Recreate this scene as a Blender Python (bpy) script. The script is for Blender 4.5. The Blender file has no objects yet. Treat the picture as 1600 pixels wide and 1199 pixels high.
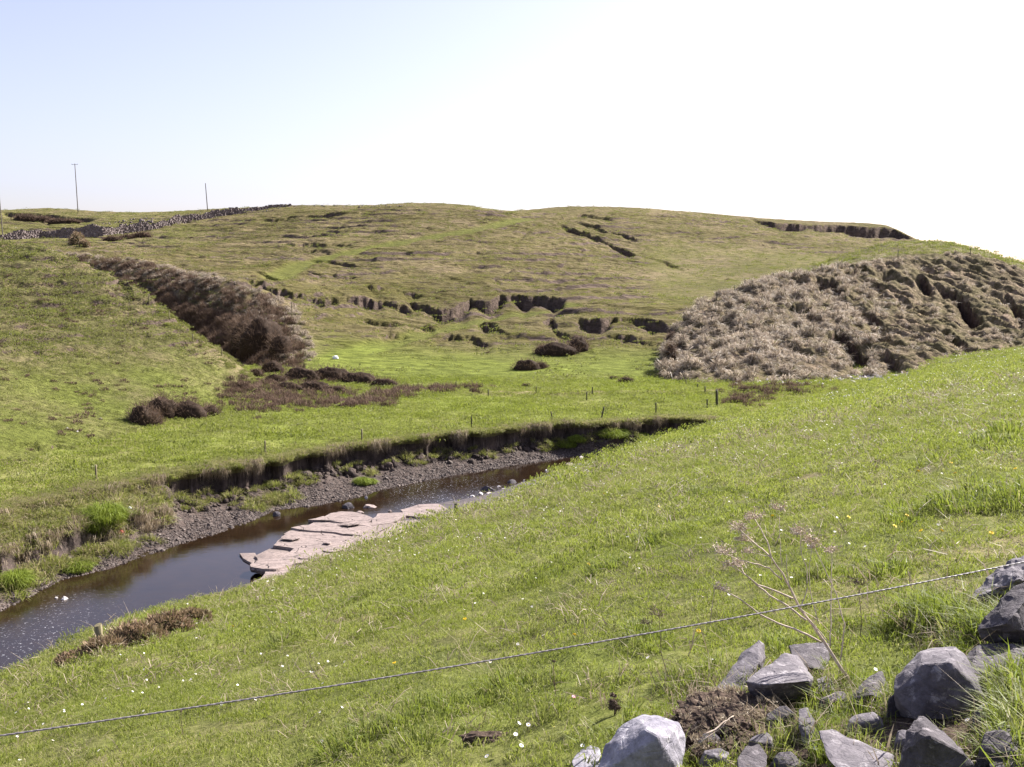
import bpy, math, random
import numpy as np
from mathutils import Vector, Matrix, Euler
from mathutils import noise as mnoise

# ------------------------------------------------------------------ camera, light, exposure
sc = bpy.context.scene
COL = sc.collection
F = 1600.0                       # focal length in pixels of the 1600 px wide photograph
TH = math.radians(6.05)          # camera looks this much below the horizon
cd = bpy.data.cameras.new('camera'); cam = bpy.data.objects.new('camera', cd); COL.objects.link(cam)
cd.sensor_width = 36.0; cd.lens = 36.0 * F / 1600.0
cd.clip_start = 0.05; cd.clip_end = 9000.0
cam.location = (0, 0, 0); cam.rotation_euler = (math.pi / 2 - TH, 0, 0)
sc.camera = cam

SUN_AZ, SUN_EL = 52.0, 40.0      # degrees right of the view direction, above the horizon
w = bpy.data.worlds.new('World'); sc.world = w; w.use_nodes = True
wn = w.node_tree; wn.nodes.clear()
sky = wn.nodes.new('ShaderNodeTexSky'); sky.sky_type = 'NISHITA'; sky.sun_disc = False
sky.sun_elevation = math.radians(SUN_EL); sky.sun_rotation = math.radians(SUN_AZ)
sky.altitude = 20; sky.air_density = 1.0; sky.dust_density = 1.6; sky.ozone_density = 2.0
bg = wn.nodes.new('ShaderNodeBackground'); bg.inputs[1].default_value = 0.073
wo = wn.nodes.new('ShaderNodeOutputWorld')
hs = wn.nodes.new('ShaderNodeHueSaturation'); hs.inputs['Saturation'].default_value = 0.76      # thin milky spring haze
wn.links.new(sky.outputs[0], hs.inputs['Color']); tn = wn.nodes.new('ShaderNodeMix'); tn.data_type = 'RGBA'; tn.blend_type = 'MULTIPLY'; tn.inputs[0].default_value = 1; tn.inputs[7].default_value = (1.05, .93, 1.03, 1)
wn.links.new(hs.outputs[0], tn.inputs[6]); wn.links.new(tn.outputs[2], bg.inputs[0]); wn.links.new(bg.outputs[0], wo.inputs[0])
sd = bpy.data.lights.new('sun', 'SUN'); sd.energy = 5.0; sd.angle = math.radians(0.5); sd.color = (1.0, 0.95, 0.88)
sun = bpy.data.objects.new('sun', sd); COL.objects.link(sun)
SDIR = Vector((math.cos(math.radians(SUN_EL)) * math.sin(math.radians(SUN_AZ)),
               math.cos(math.radians(SUN_EL)) * math.cos(math.radians(SUN_AZ)), math.sin(math.radians(SUN_EL))))
sun.rotation_euler = SDIR.to_track_quat('Z', 'Y').to_euler()
sc.view_settings.view_transform = 'Standard'; sc.view_settings.look = 'None'
sc.view_settings.gamma = 1.0; sc.view_settings.use_curve_mapping = False
sc.view_settings.exposure = 1.58
sc.render.engine = 'CYCLES'
sc.cycles.max_bounces = 5; sc.cycles.diffuse_bounces = 2; sc.cycles.glossy_bounces = 2
sc.cycles.transmission_bounces = 3; sc.cycles.transparent_max_bounces = 4

# ------------------------------------------------------------------ small maths
def ray(px, py):
    a = (px - 800.0) / F; b = -(py - 599.5) / F
    return np.array([a, b * math.sin(TH) + math.cos(TH), b * math.cos(TH) - math.sin(TH)])
def at(px, py, Y):
    d = ray(px, py); return d * (Y / d[1])
def atz(px, py, z):
    d = ray(px, py); return d * (z / d[2])
def ue(px, py):
    d = ray(px, py); return d[0] / d[1], d[2] / d[1]
def sstep(x, a, b):
    t = np.clip((x - a) / (b - a), 0, 1); return t * t * (3 - 2 * t)

def perlin(x, y, seed=0):
    xi = np.floor(x).astype(np.int64); yi = np.floor(y).astype(np.int64)
    xf = x - xi; yf = y - yi
    def g(ix, iy, fx, fy):
        h = (ix * 374761393 + iy * 668265263 + seed * 974711) & 0x7fffffff
        h = ((h ^ (h >> 13)) * 1274126177) & 0x7fffffff
        h = h ^ (h >> 16)
        a = (h & 1023) / 1024.0 * 2 * np.pi
        return np.cos(a) * fx + np.sin(a) * fy
    sx = xf ** 3 * (xf * (xf * 6 - 15) + 10); sy = yf ** 3 * (yf * (yf * 6 - 15) + 10)
    n0 = g(xi, yi, xf, yf) * (1 - sx) + g(xi + 1, yi, xf - 1, yf) * sx
    n1 = g(xi, yi + 1, xf, yf - 1) * (1 - sx) + g(xi + 1, yi + 1, xf - 1, yf - 1) * sx
    return (n0 * (1 - sy) + n1 * sy) * 1.5
def fbm(x, y, sz, octv=3, seed=0):
    x = np.asarray(x, float) / sz; y = np.asarray(y, float) / sz
    s = 0; a = 1.0; t = 0
    for o in range(octv):
        s = s + a * perlin(x + o * 17.3, y - o * 9.1, seed + o * 7); t += a
        a *= 0.5; x = x * 2.03; y = y * 2.03
    return s / t

class Surf:
    """A hill: thin-plate surface through surveyed points, cut off behind its own brow line."""
    def __init__(s, ctrl, sil, k, lam=0.5, sm=15):
        S = sorted([(*ue(a, b), Y) for a, b, Y in sil])
        s.us = np.array([q[0] for q in S]); s.es = np.array([q[1] for q in S]); s.Ys = np.array([q[2] for q in S])
        P = np.array([at(*c) for c in list(ctrl) + list(sil)])
        s.P = P[:, :2]; s.k = k; n = len(P)
        uu = np.linspace(s.us[0], s.us[-1], 1200); ker = np.hanning(sm + 2)[1:-1]; ker /= ker.sum()
        sm_ = lambda v: np.convolve(np.pad(v, sm // 2, 'edge'), ker, 'valid')
        s.es = sm_(np.interp(uu, s.us, s.es)); s.Ys = sm_(np.interp(uu, s.us, s.Ys)); s.us = uu
        K = s._k(s.P[:, None, :] - s.P[None, :, :]) + lam * np.eye(n)
        A = np.zeros((n + 3, n + 3)); A[:n, :n] = K; A[:n, n] = 1; A[:n, n + 1:] = s.P; A[n, :n] = 1; A[n + 1:, :n] = s.P.T
        s.c = np.linalg.solve(A, np.concatenate([P[:, 2], [0, 0, 0]]))
    def _k(s, d):
        r2 = (d ** 2).sum(-1) + 1e-9; return 0.5 * r2 * np.log(r2) / 100.0
    def tps(s, x, y):
        n = len(s.P); z = s.c[n] + s.c[n + 1] * x + s.c[n + 2] * y
        for i in range(n):
            r2 = (x - s.P[i, 0]) ** 2 + (y - s.P[i, 1]) ** 2 + 1e-9
            z = z + s.c[i] * 0.5 * r2 * np.log(r2) / 100.0
        return z
    def brow(s, u):
        return np.interp(u, s.us, s.Ys), np.interp(u, s.us, s.es)
    def z(s, x, y):
        x = np.asarray(x, float); y = np.maximum(np.asarray(y, float), 1.0)
        u = x / y; Yb, eb = s.brow(u); Yc = np.minimum(y, Yb)
        z = s.tps(u * Yc, Yc); zb = s.tps(u * Yb, Yb)
        z = z + (eb * Yb - zb) * sstep(Yc / Yb, 0.8, 1.0)
        d = np.maximum(y - Yb, 0)
        return z + eb * d - np.where(d < 40, s.k * d * d, s.k * 1600 + s.k * 80 * (d - 40))

# ------------------------------------------------------------------ the land forms
# near hillside: falls away to the left and ahead from under the camera
NB = [(-900, 1640, 9), (-400, 1290, 12), (-150, 1130, 15), (0, 1062, 17.5), (80, 1025, 19), (155, 990, 20.5), (240, 962, 23), (330, 938, 25),
      (400, 918, 27), (520, 872, 31), (620, 836, 35), (700, 805, 39), (745, 794, 41), (790, 780, 43.5), (842, 758, 46), (880, 739, 48), (960, 707, 52), (1060, 677, 58),
      (1150, 656, 64), (1250, 629, 69), (1350, 604, 74), (1420, 590, 78), (1500, 566, 83), (1560, 557, 86), (1600, 549, 88), (1900, 500, 95), (2600, 440, 100)]
_nb = sorted([(*ue(a, b), Y) for a, b, Y in NB])
nu = np.array([q[0] for q in _nb]); ne = np.array([q[1] for q in _nb]); nY = np.array([q[2] for q in _nb])
ns_ = ne + 1.7 / nY
_uu = np.linspace(nu[0], nu[-1], 400)
def _smooth(v, k=7):
    ker = np.hanning(k + 2)[1:-1]; ker /= ker.sum(); return np.convolve(np.pad(v, k // 2, 'edge'), ker, 'valid')
_ss = _smooth(np.interp(_uu, nu, ns_), 9); _yy = _smooth(np.interp(_uu, nu, nY), 9)
def near_base(x, y):
    yy = np.maximum(y, 0.5)
    u = np.clip(x / yy, nu[0], nu[-1])
    s = np.interp(u, _uu, _ss); Yb = np.interp(u, _uu, _yy)
    # close to and behind the camera the hillside is a plain tilted plane
    pl = -1.7 + 0.225 * x - 0.173 * y
    z = -1.7 + s * y
    t = sstep(y, 1.0, 3.0) * (1 - sstep(np.abs(x) - 1.1 * np.maximum(y, 0), 0, 6))
    z = pl * (1 - t) + z * t
    d = np.maximum(y - Yb, 0)
    return z - np.where(d < 6, 0.07 * d * d, 2.52 + 0.84 * (d - 6))
def near_z(x, y):
    z = near_base(x, y)
    f = sstep(y, 3, 20)
    z = z + 0.03 * fbm(x, y, 0.42, 2, 3) * (1 - f) + (.03 + .04 * f) * fbm(x, y, 1.1, 2, 3) + (0.03 + 0.12 * f) * fbm(x, y, 4.5, 2, 5)
    z = z + 0.5 * np.exp(-(((x - 35.5) / 5) ** 2 + ((y - 80) / 6) ** 2)) * (1 + 0.6 * fbm(x, y, 2, 2, 6))
    for q in _mounds: z = z + q[3] * np.exp(-(((x - q[0]) / q[2]) ** 2 + ((y - q[1]) / (q[2] * .8)) ** 2))
    return z
_mounds = []

ZF, ZW = -12.9, -15.4            # valley floor, water level
FB = [(-700, 985), (-300, 880), (0, 800), (60, 785), (120, 772), (200, 757), (300, 736), (400, 722), (500, 706), (600, 691), (700, 679), (760, 674), (860, 663), (960, 661), (1040, 653), (1140, 657), (1240, 655), (1400, 655), (1700, 650), (2300, 640)]
FW = [(-700, 1240), (-300, 1075), (0, 955), (60, 928), (100, 905), (170, 890), (230, 868), (330, 838), (400, 812), (430, 797), (500, 790), (560, 778), (600, 765), (700, 745), (800, 728), (880, 716), (950, 703), (1050, 690), (1140, 685), (1300, 682), (1700, 680), (2300, 670)]
NW = [(-700, 1500), (-300, 1250), (0, 1068), (100, 1020), (200, 985), (330, 938), (400, 915), (470, 872), (560, 830), (640, 800), (720, 786), (760, 778), (860, 745), (940, 716), (1000, 705), (1140, 695), (1300, 692), (1700, 690), (2300, 680)]
def curve(L, z):
    P = np.array([atz(a, b, z) for a, b in L]); u = P[:, 0] / P[:, 1]; o = np.argsort(u); return u[o], P[o, 1]
fbu, fbY = curve(FB, ZF); fwu, fwY = curve(FW, ZW); nwu, nwY = curve(NW, ZW)
def bank_top(u):
    Y = np.interp(u, fbu, fbY)
    return Y + 1.3 * fbm(u * 80, u * 0 + 3.3, 1.7, 3, 11) + 1.6 * np.abs(fbm(u * 80, u * 0 + 8.3, 3.6, 2, 12)) - .3
def far_edge(u): return np.minimum(np.interp(u, fwu, fwY), np.interp(u, fbu, fbY) - 2.2) + 0.35 * fbm(u * 80, u * 0 + 1.3, 2.5, 3, 14)
def near_edge(u): return np.interp(u, nwu, nwY)
def pasture_z(x, y):
    z = ZF + 0.12 * fbm(x, y, 9, 3, 21) + 0.05 * fbm(x, y, 1.5, 2, 22)
    z = z + 1.3 * np.exp(-((x + 34) / 12.0) ** 2 - ((y - 122) / 14.0) ** 2)
    d = (y - (110.5 + 0.05 * x)) / 1.2                       # old low field bank across the floor
    z = z + 0.35 * np.exp(-d * d) * sstep(x, -8, -2) * (1 + 0.5 * fbm(x, y, 3, 2, 23))
    # rough broken ground by the left slope
    m = np.exp(-(((x + 38) / 9) ** 2 + ((y - 72) / 6) ** 2))
    z = z + 0.4 * m * fbm(x, y, 1.6, 3, 24)
    return z

left = Surf(
    [(0, 735, 67.5), (180, 690, 79.5), (340, 650, 93.5), (0, 650, 80), (0, 560, 96), (0, 470, 115), (0, 420, 126), (150, 640, 90), (150, 560, 105), (150, 480, 120),
     (250, 600, 102), (250, 530, 113), (340, 610, 107), (-300, 760, 60), (-300, 640, 75), (-300, 520, 98), (-300, 430, 122), (-700, 800, 50), (-700, 600, 75), (-700, 430, 120)],
    [(-1200, 350, 150), (-700, 360, 145), (-300, 368, 140), (0, 377, 135), (60, 384, 133), (95, 398, 132), (130, 412, 130), (165, 427, 128), (200, 441, 127), (240, 470, 124), (270, 496, 122), (300, 520, 120), (350, 553, 118), (380, 575, 116), (397, 590, 114), (430, 640, 110), (520, 800, 100), (900, 1200, 90)], 0.02)
right = Surf(
    [(1060, 600, 122), (1120, 598, 123), (1120, 540, 142), (1120, 495, 156), (1200, 597, 124), (1200, 540, 143), (1200, 480, 163), (1300, 595, 126), (1300, 520, 153), (1300, 460, 175),
     (1400, 590, 130), (1400, 520, 158), (1400, 450, 185), (1500, 577, 137), (1500, 500, 172), (1500, 440, 195), (1600, 562, 145), (1600, 480, 182), (1750, 580, 145), (1900, 600, 145)],
    [(700, 1000, 110), (960, 720, 118), (1020, 620, 124), (1030, 590, 130), (1037, 552, 141), (1050, 525, 150), (1072, 497, 158), (1090, 478, 163), (1120, 467, 166), (1160, 449, 171), (1210, 436, 178), (1260, 427, 184), (1300, 419, 190), (1350, 411, 196), (1400, 401, 202),
     (1440, 399, 206), (1516, 396, 208), (1560, 408, 207), (1600, 424, 205), (1700, 475, 200), (1900, 560, 190), (2500, 700, 180)], 0.03)
knoll = Surf(
    [(1340, 415, 225), (1430, 400, 225), (1500, 405, 222), (1600, 436, 215), (1750, 500, 210), (1250, 430, 225)],
    [(1100, 470, 250), (1240, 425, 255), (1300, 405, 256), (1340, 394, 254), (1380, 383, 250), (1410, 377.5, 248), (1440, 376.5, 247), (1470, 379, 246), (1500, 384, 245), (1530, 390, 244), (1560, 399, 242), (1600, 414, 240), (1700, 462, 235), (1900, 560, 225), (2500, 700, 215)], 0.02)
back = Surf(
    [(600, 592, 127), (600, 540, 150), (600, 482, 190), (600, 440, 215), (600, 400, 250), (600, 360, 292),
     (800, 585, 130), (800, 540, 155), (800, 482, 195), (800, 440, 222), (800, 400, 258), (800, 360, 305),
     (1000, 580, 132), (1000, 520, 165), (1000, 470, 205), (1000, 430, 250), (1000, 390, 300), (1000, 350, 350),
     (1060, 575, 136), (1150, 450, 230), (1150, 420, 275), (1150, 380, 330), (1150, 352, 372),
     (1300, 427, 262), (1300, 402, 315), (1300, 375, 365), (1300, 360, 400), (1420, 405, 300), (1420, 392, 380), (1500, 420, 300), (1700, 480, 280), (1900, 540, 260),
     (500, 590, 128), (480, 540, 146), (480, 480, 180), (400, 575, 135), (400, 530, 148), (400, 480, 165), (400, 455, 182), (400, 420, 220), (400, 385, 270), (400, 350, 325),
     (300, 520, 150), (300, 470, 172), (300, 438, 190), (300, 410, 235), (300, 380, 285), (300, 352, 330),
     (200, 470, 185), (200, 440, 200), (200, 414, 222), (200, 393, 255), (200, 372, 300), (150, 400, 235), (150, 380, 285), (150, 366, 320), (150, 348, 352),
     (0, 395, 240), (0, 378, 290), (0, 365, 320), (0, 345, 358), (-300, 380, 290), (-300, 350, 350), (-700, 380, 280)],
    [(-1200, 330, 400), (-600, 330, 400), (-200, 330, 395), (0, 329, 390), (60, 325.5, 388), (100, 326, 386), (140, 330, 384), (200, 332, 382), (260, 331, 378), (330, 327, 375), (400, 324, 368), (470, 321, 360), (560, 321, 355), (600, 320, 352), (640, 317, 350), (690, 318, 350),
     (725, 320, 352), (755, 325, 356), (782, 330, 362), (800, 330, 366), (830, 327.5, 374), (880, 323, 380), (940, 323, 386), (1000, 325, 390), (1100, 333, 402), (1200, 342, 412), (1290, 346.5, 424), (1350, 348.5, 430), (1388, 352, 436), (1405, 361, 438), (1430, 378, 440), (1500, 415, 440), (1700, 470, 430), (2500, 600, 420)], 0.006)

def base_hit(surf, px, py, lo, hi, zf=None):
    u, e = ue(px, py); Y = np.linspace(lo, hi, 900); zf = zf or surf.z
    z = zf(u * Y, Y); k = np.argmax(z >= e * Y)
    return (u, Y[k] if z[k] >= e * Y[k] else hi)
def make_scarps(surf, L, lo, hi):
    out = []
    for pts, h, run in L:
        q = [base_hit(surf, a, b, lo, hi) for a, b in pts]
        out.append((np.array([v[0] for v in q]), np.array([v[1] for v in q]), h, run))
    return out
def apply_scarps(z, x, y, S, seed):
    """Land slips: below each line the ground has dropped by h and eases out again over run metres."""
    u = x / y; cut = np.zeros_like(z)
    for i, (us, Ys, h, run) in enumerate(S):
        wob = fbm(u * 200, u * 0 + i, 2.4, 4, seed + i) * 3.0 + fbm(x, y, 1.3, 2, seed + 9) * .7
        Y = np.interp(u, us, Ys) + wob
        pad = 0.004
        m = sstep(u, us[0] - pad, us[0] + pad * 2.5) * (1 - sstep(u, us[-1] - pad * 2.5, us[-1] + pad))
        hh = h * np.clip(0.7 + 1.0 * fbm(u * 200, u * 0 + 50 + i, 5.0, 2, seed + 31 + i), .35, 1.2)
        d = Y - y
        c = np.where(d > 0, np.minimum(d / 0.9, 1) * np.exp(-np.maximum(d - 0.5, 0) / run), 0) * hh * m
        cut = np.maximum(cut, c)
    return z - cut, cut

B_SC = make_scarps(back, [
    ([(385, 440), (430, 452), (470, 461), (540, 468), (600, 471), (640, 480), (655, 486)], 2.6, 7),
    ([(640, 470), (665, 480), (690, 490), (715, 484), (735, 471), (760, 475), (800, 461), (850, 466), (880, 470)], 4.6, 8),
    ([(560, 498), (620, 505), (680, 512)], 1.5, 6), ([(585, 522), (640, 524)], 1.2, 5),
    ([(900, 505), (935, 510), (960, 503), (1000, 503), (1050, 512), (1075, 520)], 3.2, 7),
    ([(845, 508), (862, 500), (872, 520), (890, 528)], 2.2, 5),
    ([(930, 525), (980, 528), (1040, 535)], 1.6, 5),
    ([(745, 508), (775, 510), (793, 528)], 2.2, 6), ([(672, 532), (700, 527), (770, 540)], 1.3, 5),
    ([(872, 352), (900, 360), (945, 378), (990, 398)], 3.2, 9), ([(950, 360), (975, 368), (998, 378)], 2.0, 7),
    ([(1000, 400), (1040, 410), (1070, 421)], 1.0, 9), ([(870, 345), (910, 335), (960, 345)], 1.4, 7), ([(900, 350), (930, 355), (955, 365)], 1.6, 6),
    ([(1175, 342), (1210, 349), (1260, 352), (1310, 352), (1350, 355), (1395, 358), (1428, 374)], 6.5, 14),
    ([(742, 393), (752, 394), (762, 396)], 1.8, 4), ([(800, 392), (812, 375), (826, 360)], 1.5, 4), ([(765, 440), (775, 440), (784, 446)], 2.0, 4),
    ([(5, 333), (40, 334), (80, 337), (110, 340), (150, 343)], 3.6, 9), ([(480, 405), (520, 408), (590, 420)], 1.8, 6), ([(470, 425), (520, 430), (570, 433)], 1.5, 5),
    ([(395, 428), (420, 432), (445, 438)], 1.6, 5), ([(400, 345), (450, 340), (540, 336)], 1.2, 8), ([(440, 383), (500, 381), (560, 384)], 1.4, 6), ([(465, 391), (500, 393), (520, 396)], 1.4, 6),
    ([(560, 450), (620, 455), (660, 462)], 1.2, 5), ([(480, 510), (440, 500), (500, 520)], 0.1, 5),
], 118, 436)
R_SC = make_scarps(right, [
    ([(1290, 536), (1311, 526), (1349, 549), (1375, 552), (1406, 577)], 5.0, 9), ([(1461, 451), (1491, 459), (1517, 481), (1534, 506)], 5.0, 9),
    ([(1232, 436), (1248, 441), (1264, 452)], 3.0, 6), ([(1318, 428), (1350, 424), (1396, 434)], 2.6, 6), ([(1270, 440), (1300, 448), (1318, 462)], 3.0, 6),
    ([(1337, 489), (1360, 498), (1388, 521)], 3.0, 7), ([(1427, 436), (1440, 440), (1458, 461)], 3.4, 7), ([(1562, 464), (1580, 470), (1606, 505)], 4.0, 8),
    ([(1468, 520), (1490, 528), (1515, 550)], 3.0, 7), ([(1346, 444), (1365, 447), (1384, 458)], 2.4, 6), ([(1035, 545), (1055, 543), (1075, 552)], 4.0, 6),
    ([(1120, 500), (1140, 497), (1160, 503)], 1.2, 4), ([(1230, 480), (1260, 492), (1290, 512)], 1.8, 6), ([(1400, 470), (1430, 480), (1460, 505)], 1.8, 6),
], 118, 204)
L_SC = make_scarps(left, [([(172, 436), (186, 430), (204, 445), (208, 468)], 1.5, 4), ([(218, 520), (228, 520), (238, 528)], .5, 3), ([(0, 695), (60, 690), (110, 696)], 0.7, 3), ([(0, 716), (40, 712), (100, 715)], 0.7, 3)], 60, 130)

def terr(z, x, y, step, amp, wob, seed, rf=.08, mask=False):
    """Sheep-track terracettes: level treads and short steep risers following the contours."""
    ph = z / step + wob * fbm(x * .6, y, 34, 3, seed) + 0.10 * fbm(x * .5, y, 6, 2, seed + 1)
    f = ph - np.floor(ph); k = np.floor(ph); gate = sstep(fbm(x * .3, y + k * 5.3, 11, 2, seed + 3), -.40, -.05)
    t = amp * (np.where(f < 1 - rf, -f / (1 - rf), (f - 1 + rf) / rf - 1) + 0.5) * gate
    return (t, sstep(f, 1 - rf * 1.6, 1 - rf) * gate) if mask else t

TRK = [([(430, 436), (470, 415), (517, 401), (580, 389), (640, 377), (700, 368), (760, 357), (825, 343)], 3.0),
       ([(500, 578), (552, 552), (600, 540), (653, 525), (717, 509), (780, 495), (840, 486), (890, 478)], 2.6)]
TRK = [(np.array([[v[0] * v[1], v[1]] for v in [base_hit(back, a, b, 118, 436) for a, b in p]]), wd) for p, wd in TRK]
RIM = [(60, 398), (130, 403), (185, 409), (240, 418), (290, 430), (330, 441), (380, 453), (420, 470), (455, 500), (472, 540), (474, 566)]
RIM = np.array([[v[0] * v[1], v[1]] for v in [base_hit(back, a, b, 118, 436) for a, b in RIM]])
def rim_side(x, y):
    """Distance on the river side of the gully rim (negative beyond it)."""
    best = np.full_like(x, 1e9); sg = np.ones_like(x)
    for i in range(len(RIM) - 1):
        a, b = RIM[i], RIM[i + 1]; d = b - a; L2 = (d ** 2).sum()
        t = np.clip(((x - a[0]) * d[0] + (y - a[1]) * d[1]) / L2, 0, 1)
        r = np.hypot(x - a[0] - t * d[0], y - a[1] - t * d[1]); c = (x - a[0]) * d[1] - (y - a[1]) * d[0]
        m = r < best; best = np.where(m, r, best); sg = np.where(m, np.sign(c), sg)
    return best * sg
def track_mask(x, y):
    m = np.zeros_like(x)
    for P, wd in TRK:
        for i in range(len(P) - 1):
            a, b = P[i], P[i + 1]; d = b - a; L2 = (d ** 2).sum()
            t = np.clip(((x - a[0]) * d[0] + (y - a[1]) * d[1]) / L2, 0, 1)
            r = np.hypot(x - a[0] - t * d[0], y - a[1] - t * d[1])
            m = np.maximum(m, 1 - sstep(r, wd * 0.5, wd * 1.3))
    return m
def back_z(x, y, full=False):
    z = back.z(x, y); Yb, _ = back.brow(x / y)
    inner = 1 - sstep(y / Yb, 0.93, 0.99)
    tm = track_mask(x, y)
    rough = inner * (1 - tm)
    up = sstep(y, 135, 160)
    msk = sstep(fbm(x, y, 30, 2, 41), -0.35, 0.1)
    smoothzone = sstep(x / y, 0.10, 0.16) * (1 - sstep(y, 300, 340)) * sstep(y, 190, 215)      # smooth grazed slope on the right
    rough2 = rough * up * (1 - 0.85 * smoothzone)
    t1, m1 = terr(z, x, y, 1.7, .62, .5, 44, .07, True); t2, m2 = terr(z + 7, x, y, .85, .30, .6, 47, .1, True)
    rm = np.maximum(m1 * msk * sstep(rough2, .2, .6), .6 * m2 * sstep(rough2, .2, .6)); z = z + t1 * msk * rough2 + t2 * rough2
    slip = fbm(x + 3 * fbm(x, y, 9, 2, 58), y * 1.9, 15, 3, 59); z = z + rough2 * .35 * sstep(slip, .10, .17) + rough2 * .3 * sstep(slip, -.30, -.25)
    z = z + rough2 * (0.20 * fbm(x * .5, y, 2.2, 3, 51) + 0.4 * fbm(x, y, 11, 2, 52)) + inner * 0.15 * fbm(x, y, 3.0, 2, 53)
    z, cut = apply_scarps(z, x, y, B_SC, 60)
    g = rim_side(x, y); gm = sstep(g, -1, 13) * (1 - sstep(y, 225, 262)) * sstep(y, 120, 140)
    z = z - 8.0 * gm + (.9 * gm + .5 * sstep(g, -4, 0) * (1 - sstep(y, 225, 262)) * sstep(y, 120, 140)) * fbm(x, y, 4.5, 3, 57)
    z = z + 0.22 * fbm(x, y, 4, 2, 55) * (1 - inner)
    return (z, cut, tm, smoothzone, rm) if full else z
def right_z(x, y, full=False):
    z = right.z(x, y); Yb, _ = right.brow(x / y)
    a = math.radians(34)
    xs = x * math.cos(a) + (y - 150) * math.sin(a); ys = -x * math.sin(a) + (y - 150) * math.cos(a)
    up = sstep(y, 122, 134)
    rg = 1 - np.abs(fbm(xs * 2.2, ys * .7, 9, 3, 71)) * 2.6
    z = z + up * (1.15 * rg * (1 - sstep(y / Yb, 0.97, 1.0)) + 0.75 * fbm(x, y, 2.2, 3, 72) + .4 * np.abs(fbm(x, y, 3.5, 2, 73)))
    z, cut = apply_scarps(z, x, y, R_SC, 80)
    return (z, cut) if full else z
def left_z(x, y, full=False):
    z = left.z(x, y)
    up = sstep(z, -12, -6)
    z = z + 0.34 * up * fbm(x, y, 2.2, 3, 91) - .25 * up * sstep(fbm(x, y * 1.5, 4, 2, 93), .25, .4) + 0.35 * fbm(x, y, 12, 2, 92) + terr(z, x, y, 1.1, 0.34, .8, 94) * up
    z, cut = apply_scarps(z, x, y, L_SC, 96)
    return (z, cut) if full else z
def knoll_z(x, y):
    return knoll.z(x, y) + 0.35 * fbm(x, y, 3, 3, 101) + 0.5 * fbm(x, y, 9, 2, 102)

GRID = {}
ALLZ = {'near': (near_z, 2.5, 95), 'pasture': (pasture_z, 56, 175), 'left': (left_z, 62, 136), 'right': (right_z, 118, 210), 'knoll': (knoll_z, 215, 258), 'back': (back_z, 118, 442)}
def hit(px, py, only=('near', 'pasture', 'left', 'right', 'knoll', 'back')):
    """World point where the ground is first met in a given direction from the viewpoint."""
    u, e = ue(px, py); best = None
    for n in ([only] if isinstance(only, str) else only):
        f, lo, hi = ALLZ[n]
        if n in GRID:
            gu, Y, gz = GRID[n]; k = int(np.clip(np.searchsorted(gu, u) - 1, 0, len(gu) - 2)); t = (u - gu[k]) / (gu[k + 1] - gu[k]); z = gz[:, k] * (1 - t) + gz[:, k + 1] * t
            sel = (Y >= lo) & (Y <= hi); Y = Y[sel]; z = z[sel]; Yf = np.linspace(0, len(Y) - 1, len(Y) * 4); z = np.interp(Yf, np.arange(len(Y)), z); Y = np.interp(Yf, np.arange(len(Y)), Y)
        else:
            Y = np.exp(np.linspace(math.log(lo), math.log(hi), 600)); z = f(u * Y, Y)
        if n == 'pasture': z = np.where(Y < bank_top(np.full_like(Y, u)), -99, z)
        ok = z >= e * Y
        if ok.any():
            k = np.argmax(ok)
            if best is None or Y[k] < best[1]: best = (u * Y[k], Y[k], z[k])
    if best is None:
        f, lo, hi = ALLZ[only if isinstance(only, str) else only[-1]]; Y = hi; best = (u * Y, Y, float(f(np.array([u * Y]), np.array([Y]))[0]))
    return np.array([float(v) for v in best])
def hz(n, x, y): return float(ALLZ[n][0](np.array([float(x)]), np.array([float(y)]))[0])

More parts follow.
